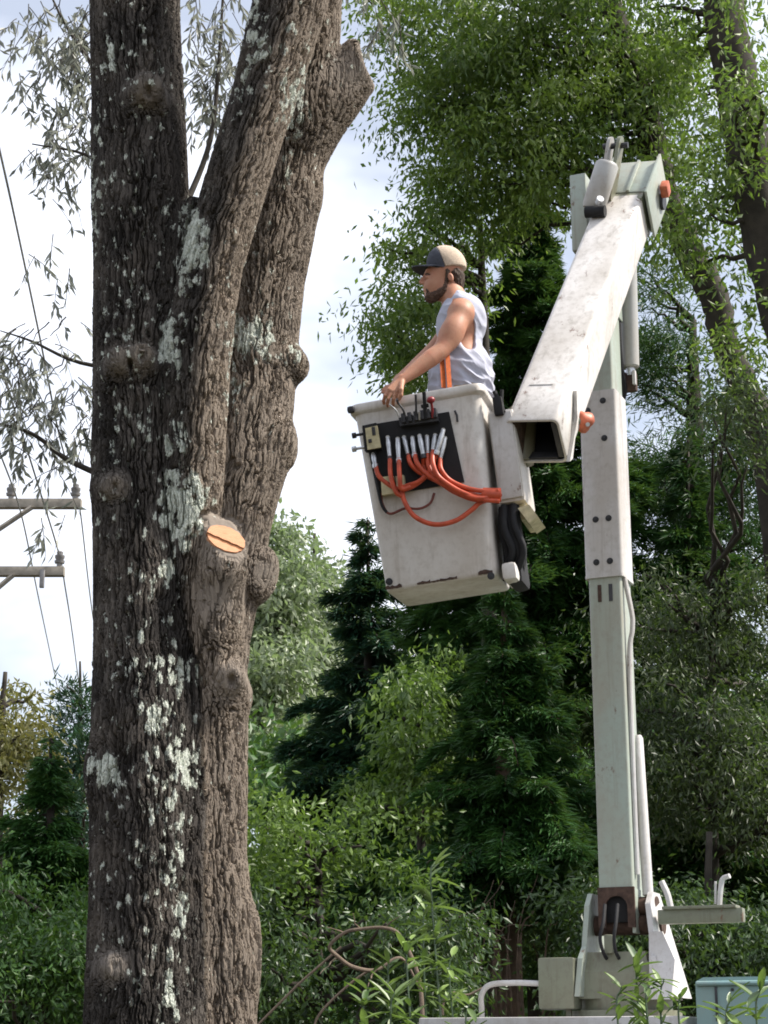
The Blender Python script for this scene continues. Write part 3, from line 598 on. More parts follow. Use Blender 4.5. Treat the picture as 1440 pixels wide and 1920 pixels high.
# orange plug beside the open boom end
pc = atd(1094, 790, 10.15); pr = []
m_ = MB()
for (s, r) in ((-0.03, 0.02), (-0.025, 0.042), (0.0, 0.054), (0.03, 0.050), (0.045, 0.035), (0.055, 0.015)):
    pr.append([pc - FW * s + (r * (1 + 0.16 * math.sin(3 * a + s * 40))) * (math.cos(a) * RT + 1.05 * math.sin(a) * UP) for a in np.linspace(0, 2 * math.pi, 19)[:-1]])
plug = m_.loft(pr).build('pin_cap', M['redorange'], upper, angle=60)
MB().tube([pc - FW * 0.055 + RT * .015 - UP * .02, pc - FW * 0.075 + RT * .015 - UP * .02], 0.012, 8).build('cap_bolt', M['metal'], plug)
MB().box(atd(1076, 772, 10.12), (0.05, 0.05, 0.10), UMx, .008).tube([atd(1050, 790, 10.05), pc], .03, 12).build('pin_boss', M['khaki'], upper)

# --- the bucket
BO = np.array([0.3427, 9.727, 3.958]); BRt = np.array(Matrix.Rotation(-0.2217, 3, 'Z') @ Matrix.Rotation(-0.1055, 3, 'Y') @ Matrix.Rotation(0.0707, 3, 'X'))
def bk(x, y, z): return BO + BRt @ np.array([x, y, z])
def bw(z): return 0.581 + 0.095 * z
def bd(z): return 0.520 + 0.075 * z
prof = [(0.555, 0.495, 0.0, .03), (0.572, 0.512, 0.006, .045), (0.581, 0.52, 0.022, .05), (bw(.5), bd(.5), 0.5, .055), (bw(.93), bd(.93), 0.93, .055), (bw(.945) + .004, bd(.945) + .004, 0.945, .055), (0.712, 0.622, 0.955, .06), (0.722, 0.632, 0.962, .062), (0.722, 0.632, 0.990, .062), (0.714, 0.624, 1.0, .06), (0.668, 0.578, 1.0, .045), (0.655, 0.565, 0.992, .042), (0.65, 0.56, 0.95, .042), (0.54, 0.48, 0.03, .035)]
m_ = MB(); m_.loft([[bk(*v) for v in rrect(w_, d_, r_, z_, 6)] for w_, d_, z_, r_ in prof])
bucket = m_.build('bucket', M['bucket'], truck, angle=40)
fN = np.array([0, -1, (bd(1) - bd(0)) / 2 * -1]); fN = np.array([0, -1.0, -0.0375]); fN /= np.linalg.norm(fN); fNw = BRt @ fN
fP = bk(0, -0.26, 0.0)
def bp(px, py, off=0.0):
    """point on the bucket's front wall, off metres in front of it"""
    d = ray(px, py); t_ = ((fP - CAM) @ fNw + off) / (d @ fNw); return CAM + d * t_
def z2(x, y, off=0.0): return bp(620 + x / 3.6, 680 + y / 3.6, off)
FM = np.stack([BRt[:, 0], np.cross(BRt[:, 0], fNw) * -1, fNw], 1)
ux = BRt[:, 0]; uz = np.cross(fNw, ux); uz = -uz if uz[2] < 0 else uz; FM = np.stack([ux, -fNw, uz], 1)
panel = MB().plate([z2(222, 430, 0.002), z2(800, 334, 0.002), z2(903, 806, 0.002), z2(322, 905, 0.002)], fNw * 0.012).build('control_panel', M['black'], bucket)
MB().plate([z2(470, 385, .012), z2(722, 345, .012), z2(738, 405, .012), z2(480, 440, .012)], fNw * 0.05).build('valve_block', M['dark'], bucket)
for k in range(6):
    x = 495 + k * 42; y = 378 - k * 7
    MB().box(z2(x, y, 0.06), (0.022, 0.05, 0.05), FM, 0.005).build('valve_spool', M['dark'], bucket)
for pts, rr, mt in [([(575, 385), (577, 300), (574, 215)], .006, 'dark'), ([(640, 380), (636, 290), (630, 198)], .010, 'black'), ([(690, 372), (684, 300), (676, 258)], .007, 'redknob'), ([(500, 362), (490, 320), (455, 270), (446, 245)], .006, 'dark'), ([(462, 366), (440, 320), (395, 280)], .004, 'metal'), ([(600, 385), (598, 330)], .006, 'metal')]:
    lv = MB().tube(catmull([z2(x, y, 0.075 + 0.02 * i) for i, (x, y) in enumerate(pts)], 5), rr, 8).build('control_lever', M[mt], bucket)
    if mt == 'redknob':
        c_ = z2(676, 252, 0.115); MB().loft([[c_ + (0.022 * math.sin(a)) * (math.cos(b) * ux + math.sin(b) * fNw) + 0.018 * math.cos(a) * uz for b in np.linspace(0, 2 * math.pi, 13)[:-1]] for a in np.linspace(0.05, math.pi - .05, 8)]).build('lever_knob', M['redknob'], bucket)
    if rr > .009: MB().box(z2(637, 292, 0.09), (0.04, 0.02, 0.018), FM, .004).build('lever_collar', M['black'], bucket)
# boxes
cbx = MB().plate([z2(228, 440, 0.004), z2(322, 420, .004), z2(352, 592, .004), z2(244, 610, .004)], fNw * 0.055).build('junction_box', M['black'], bucket)
MB().plate([z2(236, 446, 0.058), z2(316, 428, .058), z2(343, 574, .058), z2(252, 590, .058)], fNw * 0.012).build('junction_box_lid', M['beige'], bucket)
for (x, y, h_) in ((290, 462, 0.045), (266, 528, .02)): MB().box(z2(x, y, 0.072), (0.018, 0.006, h_), FM, .002).build('label_plate', M['dark'], bucket)
for (y, mt) in ((482, 'dark'), (574, 'metal')):
    p_ = z2(215, y, 0.035); MB().tube([p_ + ux * .02, p_ - ux * 0.035], 0.008, 8).tube([p_ - ux * .035, p_ - ux * 0.055], 0.015, 10).build('cable_gland', M[mt], bucket)
MB().plate([z2(350, 785, 0.014), z2(430, 770, .014), z2(442, 890, .014), z2(358, 905, .014)], fNw * 0.045).build('terminal_block', M['beige'], bucket)
MB().plate([z2(446, 775, 0.014), z2(500, 765, .014), z2(512, 860, .014), z2(456, 872, .014)], fNw * 0.035).build('terminal_block', M['beige'], bucket)
MB().tube([z2(838, 325, .012), z2(852, 355, .02), z2(856, 400, .012)], 0.006, 8).build('retaining_clip', M['dark'], bucket)
# hose fittings and hoses (points in the picture of the bucket wall, with their distance from it)
fits = [(288, 620, 300, 690), (385, 505, 400, 640), (452, 515, 460, 655), (495, 505, 522, 625), (552, 508, 566, 620), (600, 495, 625, 625), (650, 500, 655, 610), (705, 490, 690, 600), (760, 455, 718, 600), (772, 510, 738, 655)]
ends = [(1150, 905), (1140, 880), (1150, 925), (1135, 860), (1150, 890), (1145, 915), (1150, 870), (1140, 935), (1145, 850), (1150, 865)]
mids = [[(330, 770), (430, 845), (520, 850), (640, 770), (700, 660), (720, 600)], [(405, 760), (440, 870), (480, 900)], [(465, 760), (478, 850), (540, 840)], [(540, 680), (600, 740), (720, 800), (850, 880), (1000, 925)], [(585, 680), (640, 745), (760, 820), (900, 890), (1010, 915)], [(628, 690), (650, 740), (740, 790), (860, 850), (1010, 905)], [(660, 690), (700, 760), (800, 830), (920, 885), (1020, 900)], [(690, 680), (730, 770), (840, 850), (950, 900), (1030, 925)], None, [(745, 720), (800, 790), (900, 840), (1010, 865)]]
for i, (x0, y0, x1, y1) in enumerate(fits):
    d0 = 0.03 + 0.012 * (i % 3)
    fit = MB().tube([z2(x0, y0, d0), z2((x0 * .7 + x1 * .3), (y0 * .7 + y1 * .3), d0 + .01), z2(x1, y1, d0 + .012)], [0.011, 0.014, 0.011], 10)
    fit.tube([z2(x0, y0, d0), z2(x0, y0, 0.008)], .012, 10).build('hose_fitting', M['metal'], bucket)
    e0_ = z2(x1, y1, d0 + .012); e1_ = z2(x1 + (x1 - x0) * .16, y1 + 20, d0 + .013); MB().tube([e0_ * 1.3 - e1_ * .3, e0_, e1_], [.0155, .0160, .0150], 10).build('hose_crimp', M['dark'] if i % 2 else M['metal'], bucket)
    if mids[i] is None: continue
    pts = [z2(x1, y1 - 6, d0 + .012)]; nm_ = len(mids[i])
    for j, (x, y) in enumerate(mids[i]): pts.append(z2(x, y, 0.05 + 0.012 * ((i * 2) % 5) + 0.01 * math.sin(j + i)))
    if i in (0,): pts = pts[:-1] + [z2(718, 604, d0 + .015)]
    elif i in (1, 2): pass
    else: pts.append(z2(*ends[i], 0.045 + 0.012 * (i % 4)))
    MB().tube(catmull(pts, 8), 0.0125, 10).build('hydraulic_hose', M['orange'], bucket)
MB().tube(catmull([z2(478, 850, .07), z2(500, 940, .075), z2(570, 1040, .08), z2(700, 1092, .08), z2(840, 1068, .075), z2(950, 995, .06), z2(1000, 950, .055), z2(1060, 925, .05)], 8), 0.0128, 10).build('hydraulic_hose', M['orange'], bucket)
MB().tube(catmull([z2(440, 860, .06), z2(520, 830, .06), z2(600, 800, .065), z2(680, 720, .07)], 8), 0.0125, 10).build('hydraulic_hose', M['orange'], bucket)
MB().tube(catmull([z2(338, 880, .02), z2(352, 960, .025), z2(400, 1020, .03), z2(500, 985, .035), z2(600, 985, .035), z2(670, 950, .03), z2(700, 880, .025)], 8), 0.007, 8).build('thin_line', M['thinhose'], bucket)
MB().tube(catmull([z2(300, 600, .03), z2(305, 740, .03), z2(330, 900, .03), z2(350, 970, .03), z2(380, 1012, .03)], 8), 0.008, 8).build('thin_line', M['black'], bucket)
sl = MB().tube(catmull([z2(1030, 890, .055), z2(1090, 893, .06), z2(1150, 893, .055)], 6), [0.036] * 13, 14); sl.build('hose_sleeve', M['orange'], bucket)
for (x, y) in ((395, 1478), (1082, 1440)): place('bolt', bolt, z2(x, y, 0.001), np.stack([ux, uz, fNw], 1), bucket)
rr_ = random.Random(8)
for (x0, x1, h_) in ((-.285, -.20, .016), (-.12, -.05, .012), (.0, .09, .009), (.20, .275, .018), (-.05, 0.0, .006)):
    n_ = 7; top_ = [bk(x0 + (x1 - x0) * i / n_, -0.262, 0.012 + h_ * rr_.uniform(.5, 1.2)) for i in range(n_ + 1)]; bot_ = [bk(x0 + (x1 - x0) * i / n_, -0.2615, 0.010 - .003 * rr_.random()) for i in range(n_ + 1)]
    MB().plate(top_ + bot_[::-1], -BRt[:, 1] * 0.0015).build('rust_stain', M['rust'], bucket)
MB().box(bk(-0.345, -0.31, 0.975), (0.04, 0.04, 0.038), BRt, .016).build('rim_corner_bumper', M['dark'], bucket)
# mounting bracket on the right wall
def sd_(x, y, z): return bk(0.31 + x + 0.0475 * z, y, z)
br = MB().box(sd_(0.078, -0.02, 0.615), (0.14, 0.40, 0.50), BRt, 0.025).build('mounting_box', M['bucket'], bucket)
MB().box(sd_(0.078, -0.226, 0.615), (0.118, 0.012, 0.46), BRt, 0.005).build('mounting_box_lid', M['white'], br)
MB().box(sd_(0.118, 0.03, 0.57), (0.03, 0.36, 0.58), BRt, 0.01).build('bracket_flange', M['beige'], br)
MB().plate([sd_(0.115, -0.22, 0.33), sd_(0.175, -0.22, 0.34), sd_(0.215, -0.22, 0.27), sd_(0.165, -0.22, 0.245)], BRt[:, 1] * 0.3).build('bracket_toe', M['beige'], br)
MB().box(sd_(0.065, -0.23, 0.875), (0.05, 0.07, 0.10), BRt, .012).tube([sd_(0.05, -.24, .96), sd_(.09, -.24, .84)], .012, 8).tube([sd_(0.09, -.24, .96), sd_(.075, -.24, .84)], .010, 8).build('latch', M['black'], br)
rg = random.Random(3)
for k in range(9):
    x = 0.02 + 0.013 * k; y_ = -0.20 + rg.uniform(0, .18)
    MB().tube(catmull([sd_(0.025 + 0.009 * k, y_, 0.36), sd_(x * 0.8, y_ - .02, 0.24), sd_(x * .9 + rg.uniform(-.01, .03), y_, 0.12), sd_(x * .6 + rg.uniform(-.02, .02), y_ + .06, -0.01 + 0.03 * (k % 3))], 6), 0.019, 10).build('hanging_hose', M['black'], br)
MB().box(sd_(0.05, 0.0, 0.16), (0.085, 0.30, 0.40), BRt, .03).build('hose_guard', M['black'], br)
MB().box(sd_(0.045, -0.1, 0.01), (0.075, 0.30, 0.09), BRt, .02).build('bracket_foot', M['bucket'], br)
MB().tube([sd_(0.12, -0.0, 0.62), ub(-UW / 2 + .004, 0.0, UL - 0.28)], 0.075, 18).build('bucket_shaft', M['khaki'], truck)

# ================================================================== the worker in the bucket
YC = 9.70
def H(px, py, Y=YC): return at(px, py, Y)
man = empty('person', bk(0.06, 0.0, 0.03))
tag(man, 'bearded worker in a cap and white sleeveless shirt standing in the bucket', 'person')
glo, ghi = [-0.12, 9.20, 3.95], [0.75, 10.12, 6.02]
def torso(S, g=0.0):
    S.ell(H(862, 614), (0.120 + g, 0.168 + g, 0.165 + g), 0.04); S.ell(H(863, 680), (0.115 + g, 0.15 + g, 0.17 + g), 0.05); S.ell(H(868, 750), (0.125 + g, 0.165 + g, 0.14 + g), 0.05)
def legs(S, g=0.0):
    for s in (-1, 1):
        hip = H(868, 760, YC + s * 0.09); ank = bk(0.10, s * 0.11 + 0.03, 0.11); kn = (hip + ank) / 2 + np.array([-0.05, 0, 0.02])
        S.cone(hip, kn, 0.085 + g, 0.06 + g, 0.03); S.cone(kn, ank, 0.058 + g, 0.042 + g, 0.02)
    return
def boots(S, g=0.0):
    for s in (-1, 1):
        ank = bk(0.10, s * 0.11 + 0.03, 0.10); S.cone(ank, bk(0.11, s * 0.11 + .03, 0.068), 0.045 + g, 0.04 + g, 0.02); S.cone(bk(0.11, s * 0.11 + .03, 0.068), bk(-0.08, s * 0.12 + .03, 0.065), 0.038 + g, 0.034 + g, 0.02)
S = SDF(glo, ghi, 0.0045)
torso(S); legs(S); boots(S)
S.cone(H(866, 584, 9.575), H(866, 584, 9.825), 0.060, 0.060, 0.05)
S.cone(H(858, 580), H(843, 540), 0.070, 0.060, 0.04)
for s in (-1, 1): S.cone(H(866, 574, YC + s * 0.11), H(850, 556, YC + s * .03), 0.04, 0.045, 0.05)
# head
S.ell(H(834, 505), (0.097, 0.077, 0.104), 0.02, rot=0.1); S.ell(H(819, 534), (0.072, 0.060, 0.088), 0.03, rot=0.15)
S.cone(H(838, 546, YC - .03), H(810, 556, YC - .012), 0.03, 0.026, 0.02); S.cone(H(838, 546, YC + .03), H(810, 556, YC + .012), 0.03, 0.026, 0.02)
S.ell(H(803, 512), (0.02, 0.055, 0.015), 0.015); S.cone(H(797, 517), H(789.5, 529), 0.009, 0.0125, 0.012)
for s in (-1, 1): S.ell(H(793.5, 531, YC + s * 0.012), (0.012, 0.008, 0.008), 0.008)
S.ell(H(797, 541), (0.012, 0.024, 0.007), 0.008); S.ell(H(798, 546), (0.012, 0.022, 0.007), 0.008); S.ell(H(804, 556), (0.022, 0.026, 0.022), 0.02)
for s in (-1, 1):
    S.ell(H(798, 521, YC + s * 0.032), (0.012, 0.016, 0.010), 0.010, sub=True); S.ell(H(801, 521, YC + s * .032), (0.013, .014, .009), 0.004)
    S.ell(H(845, 520, YC + s * 0.074), (0.016, 0.009, 0.027), 0.006, rot=-0.25); S.ell(H(843.5, 519, YC + s * 0.084), (0.008, 0.005, 0.014), 0.004, sub=True)
# left arm and hand (towards the camera), closing on the rim and levers
AR = [H(863, 589, 9.535), H(848, 622, 9.50), H(828, 655, 9.465), H(806, 673, 9.44), H(776, 696, 9.41), H(757, 710, 9.385)]
AW = [0.064, 0.058, 0.047, 0.047, 0.036, 0.027]
def limb(P, W_):
    Q_ = catmull(P, 6); w_ = [float(x) for x in np.interp(np.linspace(0, len(P) - 1, len(Q_)), range(len(P)), W_)]; S.chain(Q_, w_, 0.025, 0.05)
limb(AR, AW)
S.ell(H(866, 585, 9.545), (0.060, 0.055, 0.060), 0.03); S.ell(H(847, 625, 9.49), (0.055, 0.055, 0.085), 0.04, rot=0.4)
def hand(wr, knk, fing, thumb, kk=0.012):
    c0_ = sum(knk) / len(knk)
    for k_ in knk: S.cone(wr, k_, 0.021, 0.0125, 0.012)
    for ch_ in fing:
        for a_, b_, ra, rb in zip(ch_[:-1], ch_[1:], (0.0105, 0.0095, 0.0085), (0.0095, 0.0085, 0.0075)): S.cone(a_, b_, ra, rb, 0.003)
    for a_, b_, ra, rb in zip(thumb[:-1], thumb[1:], (0.0165, 0.012, 0.010), (0.012, 0.010, .009)): S.cone(a_, b_, ra, rb, 0.005)
kn_ = [bp(729, 731, .075), bp(735, 734, .072), bp(741, 735, .066), bp(747, 734, .06)]
hand(AR[-1] + np.array([-0.012, 0, -0.006]), kn_, [[kn_[0], bp(722, 742, .085), bp(719, 751, .07), bp(720, 757, .055)], [kn_[1], bp(728, 748, .088), bp(726, 757, .07), bp(727, 762, .052)], [kn_[2], bp(738, 748, .082), bp(737, 756, .065), bp(738, 760, .05)], [kn_[3], bp(747, 746, .07), bp(746, 752, .055), bp(746, 756, .045)]],
     [AR[-1] + np.array([-0.01, -0.012, -0.014]), bp(752, 731, .085), bp(752, 741, .088), bp(749, 748, .08)])
# right arm, behind
AR2 = [H(866, 589, 9.865), H(842, 625, 9.885), H(815, 655, 9.88), H(790, 680, 9.84), H(765, 700, 9.76), H(750, 710, 9.70)]
limb(AR2, AW)
rb_ = lambda u, off, h=1.0: bk(u, -0.30 + off, h)
kn2 = [H(735 + 3 * k, 722, 9.66 - 0.024 * k) for k in range(4)]
hand(AR2[-1], kn2, [[k_, k_ + np.array([-0.03, -0.004, -0.012]), k_ + np.array([-0.048, -0.004, -0.03]), k_ + np.array([-0.052, -.004, -0.045])] for k_ in kn2], [AR2[-1] + np.array([-.02, -.02, -.01]), kn2[3] + np.array([0.01, -0.03, -0.01]), kn2[3] + np.array([-.02, -.035, -.025]), kn2[3] + np.array([-.035, -.03, -.035])])
p, q = S.arrays(); body = bpy.data.objects.new('body', mesh_np('body', p, q, M['skin'])); link(body, man)
# shirt
S = SDF([0.10, 9.40, 4.70], [0.75, 10.02, 5.65], 0.0045)
S.ell(H(862, 612), (0.132, 0.186, 0.178), 0.04); S.ell(H(866, 696), (0.160, 0.188, 0.19), 0.06); S.cone(H(864, 705), H(866, 790), 0.166, 0.178, 0.05); S.cone(H(866, 582, 9.60), H(866, 582, 9.80), 0.068, 0.068, 0.05); S.ell(H(882, 600), (0.085, 0.15, 0.12), 0.05)
for s in (-1, 1):
    S.cone(H(868, 572, YC + s * 0.10), H(856, 560, YC + s * .06), 0.05, 0.045, 0.04)
    S.ell(H(879, 616, YC + s * 0.215), (0.060, 0.12, 0.112), 0.01, sub=True, rot=-0.12); S.ell(H(862, 592, YC + s * 0.205), (0.062, 0.085, 0.070), 0.01, sub=True)
S.ell(H(842, 560), (0.075, 0.082, 0.075), 0.012, sub=True, rot=-0.5)
S.half(H(866, 752), np.array([0.0, 0, -1.0]))
p, q = S.arrays(); n = vnormals(p, q)
fold = perlin(np.stack([p[:, 0] * 9 + p[:, 2] * 13, p[:, 1] * 8, p[:, 2] * 5 - p[:, 0] * 4], 1)); low = np.clip((5.32 - p[:, 2]) * 4, 0.25, 1)
fold2 = perlin(np.stack([p[:, 0] * 22 + p[:, 2] * 26, p[:, 1] * 16, p[:, 2] * 12 - p[:, 0] * 10], 1)); p += n * ((1 - np.abs(fold) * 2.6) * 0.017 * low + (.5 - np.abs(fold2)) * .006 * low - 0.007)[:, None]
link(bpy.data.objects.new('sleeveless_shirt', mesh_np('sleeveless_shirt', p, q, M['shirt'])), man)
S = SDF([0.05, 9.40, 4.0], [0.70, 10.02, 5.05], 0.007); torso(S, 0.012); legs(S, 0.016); S.half(H(866, 716), np.array([0, 0, 1.0])); S.half(bk(0.1, 0, 0.12), np.array([0, 0, -1.0]))
p, q = S.arrays(); link(bpy.data.objects.new('trousers', mesh_np('trousers', p, q, M['pants'])), man)
S = SDF([0.05, 9.40, 3.95], [0.70, 10.02, 4.25], 0.006); boots(S, 0.008)
p, q = S.arrays(); sp_ = p[:, 1] < YC + 0.02
for s in (0, 1):
    m_ = sp_ if s == 0 else ~sp_; fm = m_[q].all(1); idx = np.cumsum(m_) - 1
    link(bpy.data.objects.new('boot', mesh_np('boot', p[m_], idx[q[fm]], M['boot'])), man)
# beard, hair, cap
S = SDF([0.10, 9.55, 5.45], [0.55, 9.85, 6.0], 0.0035)
for s in (-1, 1):
    S.cone(H(838, 524, YC + s * 0.059), H(834, 544, YC + s * 0.050), 0.010, 0.016, 0.015); S.cone(H(834, 546, YC + s * 0.043), H(812, 558, YC + s * 0.018), 0.0265, 0.025, 0.02)
    S.cone(H(824, 548, YC + s * 0.046), H(810, 554, YC + s * 0.032), 0.014, 0.015, 0.02)
    S.cone(H(796, 537.5, YC + s * 0.006), H(801, 542, YC + s * .026), 0.005, 0.006, 0.01); S.cone(H(802, 546, YC + s * .030), H(807, 555, YC + s * .026), 0.008, 0.013, 0.015)
S.ell(H(805, 559), (0.025, 0.032, 0.022), 0.02)
p, q = S.arrays(); n = vnormals(p, q); p += n * (perlin(p * 150) * 0.005 + perlin(p * 60) * .003)[:, None]; link(bpy.data.objects.new('beard', mesh_np('beard', p, q, M['beard'])), man)
S = SDF([0.10, 9.55, 5.45], [0.55, 9.85, 6.0], 0.0035)
S.ell(H(853, 520), (0.052, 0.072, 0.050), 0.02); S.ell(H(857, 533), (0.036, 0.058, 0.045), 0.02)
for s in (-1, 1): S.cone(H(839, 508, YC + s * 0.066), H(838, 526, YC + s * .062), 0.014, 0.009, 0.015); S.ell(H(845, 520, YC + s * 0.085), (0.014, 0.03, 0.024), 0.004, sub=True)
p, q = S.arrays(); n = vnormals(p, q); p += n * (perlin(p * np.array([110, 110, 40])) * 0.006)[:, None]; link(bpy.data.objects.new('hair', mesh_np('hair', p, q, M['hair'])), man)
cn_ = np.array([0.155, 0, -0.988])
def capS():
    S = SDF([0.10, 9.55, 5.5], [0.55, 9.85, 6.05], 0.0035); S.ell(H(838, 499), (0.107, 0.088, 0.105), 0.01, rot=0.05); S.ell(H(831, 487), (0.080, 0.072, 0.072), 0.04, rot=0.1)
    S.half(H(838, 509), cn_ / np.linalg.norm(cn_)); return S
sp = np.array([0.94, 0, 0.34])
S = capS(); S.half(H(824, 485), sp); p, q = S.arrays(); capf = bpy.data.objects.new('cap_front', mesh_np('cap_front', p, q, M['navy'])); link(capf, man)
S = capS(); S.half(H(824.4, 485), -sp); p, q = S.arrays(); link(bpy.data.objects.new('cap_back', mesh_np('cap_back', p, q, M['mesh'])), man)
rings = []
for k in range(11):
    u = -1 + 2 * k / 10; y = 0.083 * u; f_ = math.sqrt(max(0, 1 - (u * 0.97) ** 2)); dz = -0.022 * u * u
    b0 = H(822, 504); tip_ = 0.065 + 0.085 * f_
    a_ = np.array([b0[0] + 0.03 * u * u, YC + y, b0[2] + dz]); b_ = np.array([b0[0] - tip_ * 0.98 + 0.03 * u * u, YC + y * 0.95, b0[2] + dz + 0.006])
    rings.append([a_ + (0, 0, 0.004), (a_ + b_) / 2 + (0, 0, 0.010), b_ + (0, 0, .003), b_ - (0, 0, .003), (a_ + b_) / 2 + (0, 0, .003), a_ - (0, 0, 0.004)])
MB().loft(rings).build('cap_visor', M['navy'], man)
for s in (-1, 1):
    MB().tube([H(797.5, 514.5, YC + s * .016), H(800.5, 513, YC + s * .034), H(806, 514.5, YC + s * .05)], [.003, .0045, .003], 6).build('eyebrow', M['hair'], man)
    MB().tube([H(797.6, 520.6, YC + s * .028), H(799, 520.4, YC + s * .040)], [.004, .004], 6).build('eye', M['black'], man)
# orange harness webbing at the waist
for dx in (0, 11):
    pts = []
    for t_ in np.linspace(0, 1, 8):
        ys_ = 9.515 - 0.030 * t_; pc_ = at(827 + dx + 5 * t_, 650 + 78 * t_, ys_); pts.append((pc_, ys_))
    rings = [[np.array([c_[0] + dx_, Y_ + dy_ - 0.012 * (dx_ < 0), c_[2]]) for dx_, dy_ in ((-0.0125, -.003), (0.0125, -.003), (0.0125, .004), (-0.0125, .004))] for c_, Y_ in pts]
    MB().loft(rings).build('harness_strap', M['web'], man)

# ================================================================== trees and plants
FG = np.random.default_rng(11)
def eb(px, py, rx, ry, Y, rY=None, wgt=1.0):
    c = at(px, py, Y); k = 1 / pxm(c); return (c, np.array([rx * k, rY if rY else rx * k, ry * k]), wgt)
def clumps(blobs, n, shell=2.4):
    wts = np.array([b[2] * np.prod(b[1]) ** (2 / 3) for b in blobs]); wts /= wts.sum(); ix = FG.choice(len(blobs), n, p=wts)
    d = FG.normal(size=(n, 3)); d /= np.linalg.norm(d, axis=1)[:, None]; r = FG.random(n) ** (1 / shell)
    C_ = np.array([b[0] for b in blobs])[ix]; R_ = np.array([b[1] for b in blobs])[ix]
    return C_ + d * r[:, None] * R_, C_
def leaf_arrays(base, ax, nrm, L, W):
    sd_v = np.cross(ax, nrm); sd_v /= np.linalg.norm(sd_v, axis=1)[:, None] + 1e-9; nn = np.cross(sd_v, ax)
    L = L[:, None]; W = W[:, None]; mid = base + ax * L * 0.45
    v = np.stack([base, mid + sd_v * W / 2 + nn * W * 0.12, base + ax * L - nn * L * .06, mid - sd_v * W / 2 + nn * W * 0.12], 1).reshape(-1, 3)
    return v, np.arange(len(v)).reshape(-1, 4)
def unit(v): return v / (np.linalg.norm(v, axis=1)[:, None] + 1e-9)
def foliage(name, blobs, n, L, W, mat, parent=None, cr_=0.35, per=90, droop=0.7, out=0.5, rnd_=0.7, flat=0.6, spray=0.0, shell=2.4, axis=None, tintw=0.55):
    nc = max(6, n // per); cc_, bc_ = clumps(blobs, nc, shell); ci = FG.integers(0, nc, n)
    crr = cr_ * FG.uniform(0.5, 1.35, nc)
    o_ = FG.normal(size=(n, 3)) * 0.55
    if spray:                                   # leaves strung along twigs that point outwards from the stem
        ctr = bc_ if axis is None else np.stack([np.full(nc, axis[0]), np.full(nc, axis[1]), cc_[:, 2]], 1)
        dv = cc_ - ctr; dv[:, 2] *= 0.3; dv = unit(dv + FG.normal(size=(nc, 3)) * 0.25); t_ = FG.uniform(-1, 1, n)
        side = np.cross(dv[ci], np.array([0, 0, 1.0])); o_ = dv[ci] * (t_ * spray)[:, None] + o_ * np.array([.45, .45, .28]) * (1.15 - t_[:, None]) + side * (FG.normal(size=n) * 0.35)[:, None]
        o_[:, 2] -= 0.18 * t_ ** 2
    else: o_ *= np.array([1, 1, flat])
    base = cc_[ci] + o_ * crr[ci][:, None]
    outd = unit(o_) if not spray else unit(dv[ci] + 0.5 * unit(o_))
    ax = unit(outd * out + FG.normal(size=(n, 3)) * rnd_ + np.array([0, 0, -droop])); nr = unit(FG.normal(size=(n, 3)))
    v, f = leaf_arrays(base, ax, nr, L * FG.uniform(0.45, 1.4, n), W * FG.uniform(0.6, 1.4, n))
    me = mesh_np(name, v, f, mat, False); ct = FG.random(nc)
    tint = np.clip(tintw * ct[ci] + (1 - tintw) * FG.random(n), 0, 0.98); tint[FG.random(n) < 0.004] = 1.0
    a_ = me.attributes.new('tint', 'FLOAT', 'FACE'); a_.data.foreach_set('value', tint.astype(np.float32))
    o = bpy.data.objects.new(name, me); o['kind'] = 'stuff'; link(o, parent); return o, cc_
def bent(a, b, k=6, amp=0.12):
    a = np.asarray(a, float); b = np.asarray(b, float); L_ = np.linalg.norm(b - a); j = FG.normal(size=(k + 1, 3)) * amp * L_ / k
    j[0] = j[-1] = 0; return [a + (b - a) * i / k + j[i] for i in range(k + 1)]
def make_tree(name, label, trunk_px, Y, blobs, n, L, W, mat, bark='bgbark', limbs=12, group=None, cat='tree', limb_r=0.035, **kw):
    """trunk_px: (px, py, half width in px) from the top down; the last point runs on to the ground"""
    P = [at(a[0], a[1], Y + (a[3] if len(a) > 3 else 0)) for a in trunk_px]; Rr = [a[2] / pxm(p_) for a, p_ in zip(trunk_px, P)]
    foot = P[-1] + (P[-1] - P[-2]) * 0.0; foot = np.array([P[-1][0], P[-1][1], 0.0])
    root = empty(name, foot); tag(root, label, cat, group)
    if P[-1][2] > 0.3: P.append(foot); Rr.append(Rr[-1] * 1.35)
    pts = catmull(P, 6); rr = np.interp(np.linspace(0, len(P) - 1, len(pts)), range(len(P)), Rr)
    pts = [p_ + FG.normal(size=3) * rr_ * 0.06 for p_, rr_ in zip(pts, rr)]; pts[-1][2] = 0
    m_ = MB().tube(pts, list(rr), 12)
    crown, cc_ = foliage('crown', blobs, n, L, W, mat, root, **kw)
    pa = np.array(pts)
    for c_ in cc_[FG.choice(len(cc_), min(limbs, len(cc_)), replace=False)]:
        cand = pa[pa[:, 2] < c_[2] + 0.2]; cand = cand if len(cand) else pa
        j = np.argmin(np.linalg.norm(cand - c_, axis=1) + 0.25 * np.abs(cand[:, 2] - c_[2] + 0.5)); a_ = cand[j]
        k_ = 7; b_ = bent(a_, c_, k_, 0.22); m_.tube(b_, list(np.linspace(limb_r, limb_r * 0.25, k_ + 1)), 6)
    t_ = m_.build('trunk', M[bark], root, angle=None); return root

